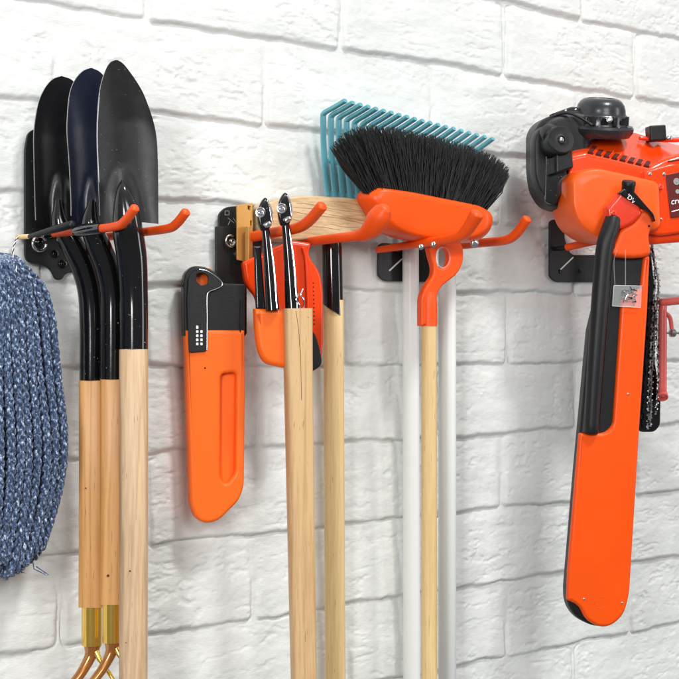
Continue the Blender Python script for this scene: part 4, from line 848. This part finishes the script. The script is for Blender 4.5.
tube('tension_rod', fp(J, (663, 333, 0, 1.3), (700, 333, 0, 1.3), (758, 333, 0, 1.3)), M['steel'], rf, seg=10)
tube('blade', fp(J, (660, 388, .002, .7), (757, 386, .002, .7)), M['steel'], rf, seg=6) if False else None
tube('frame_far', fp(J, (760, 297, .001, 4.2), (764, 340, 0, 4.2), (762, 392, 0, 4.2)), M['redtube'], rf, seg=18)
# ------------------------------------------------------------------ camera, light, world
cam = bpy.data.cameras.new('camera'); co = bpy.data.objects.new('camera', cam); C.objects.link(co); S.camera = co
cam.sensor_fit = 'HORIZONTAL'; cam.sensor_width = 36; cam.lens = FPX / 679 * 36; cam.clip_end = 50; cam.clip_start = .05
co.matrix_world = Matrix(((RT.x, UP.x, -F.x, CAM.x), (RT.y, UP.y, -F.y, CAM.y), (RT.z, UP.z, -F.z, CAM.z), (0, 0, 0, 1)))
def area(name, loc, tgt, sx, sy, power, col=(1, 1, 1)):
    l = bpy.data.lights.new(name, 'AREA'); l.shape = 'RECTANGLE'; l.size = sx; l.size_y = sy; l.energy = power; l.color = col
    o = bpy.data.objects.new(name, l); C.objects.link(o); o.location = loc
    o.rotation_euler = (Vector(tgt) - Vector(loc)).to_track_quat('-Z', 'Y').to_euler(); return o
area('softbox_top', (.27, -2.45, 4.0), (.1, 0, -.1), .6, .5, 130, (.985, 1, .97))
area('fill_front', (-1.0, -3.4, 1.3), (.1, 0, 0), 1.3, 1.0, 34, (1, 1, .98))  # added fill lamp that lifts the sides facing the camera, no known source
area('softbox_left', (-2.2, -1.7, .5), (.1, 0, 0), .35, .9, 37, (.98, 1, 1))
area('softbox_right', (1.7, -2.0, .4), (.1, 0, 0), .45, 1.7, 13)
wd = bpy.data.worlds.new('World'); S.world = wd; wd.use_nodes = True; bgn = wd.node_tree.nodes['Background']
bgn.inputs['Strength'].default_value = .88
wn_ = wd.node_tree.nodes; wl = wd.node_tree.links; tcw = wn_.new('ShaderNodeTexCoord'); sx_ = wn_.new('ShaderNodeSeparateXYZ'); wl.new(tcw.outputs['Generated'], sx_.inputs[0])
wr = wn_.new('ShaderNodeValToRGB'); e = wr.color_ramp.elements; e[0].position = 0; e[0].color = (.22, .225, .22, 1); e[1].position = 1; e[1].color = (.75, .77, .76, 1)
q_ = e.new(.5); q_.color = (.16, .165, .165, 1); q_ = e.new(.62); q_.color = (.32, .33, .33, 1)
mw = wn_.new('ShaderNodeMapRange'); mw.inputs['From Min'].default_value = -1; wl.new(sx_.outputs['Z'], mw.inputs['Value']); wl.new(mw.outputs[0], wr.inputs['Fac']); wl.new(wr.outputs['Color'], bgn.inputs['Color'])
S.view_settings.view_transform = 'Standard'; S.view_settings.look = 'None'; S.view_settings.gamma = 1; S.view_settings.exposure = 0
S.render.engine = 'CYCLES'
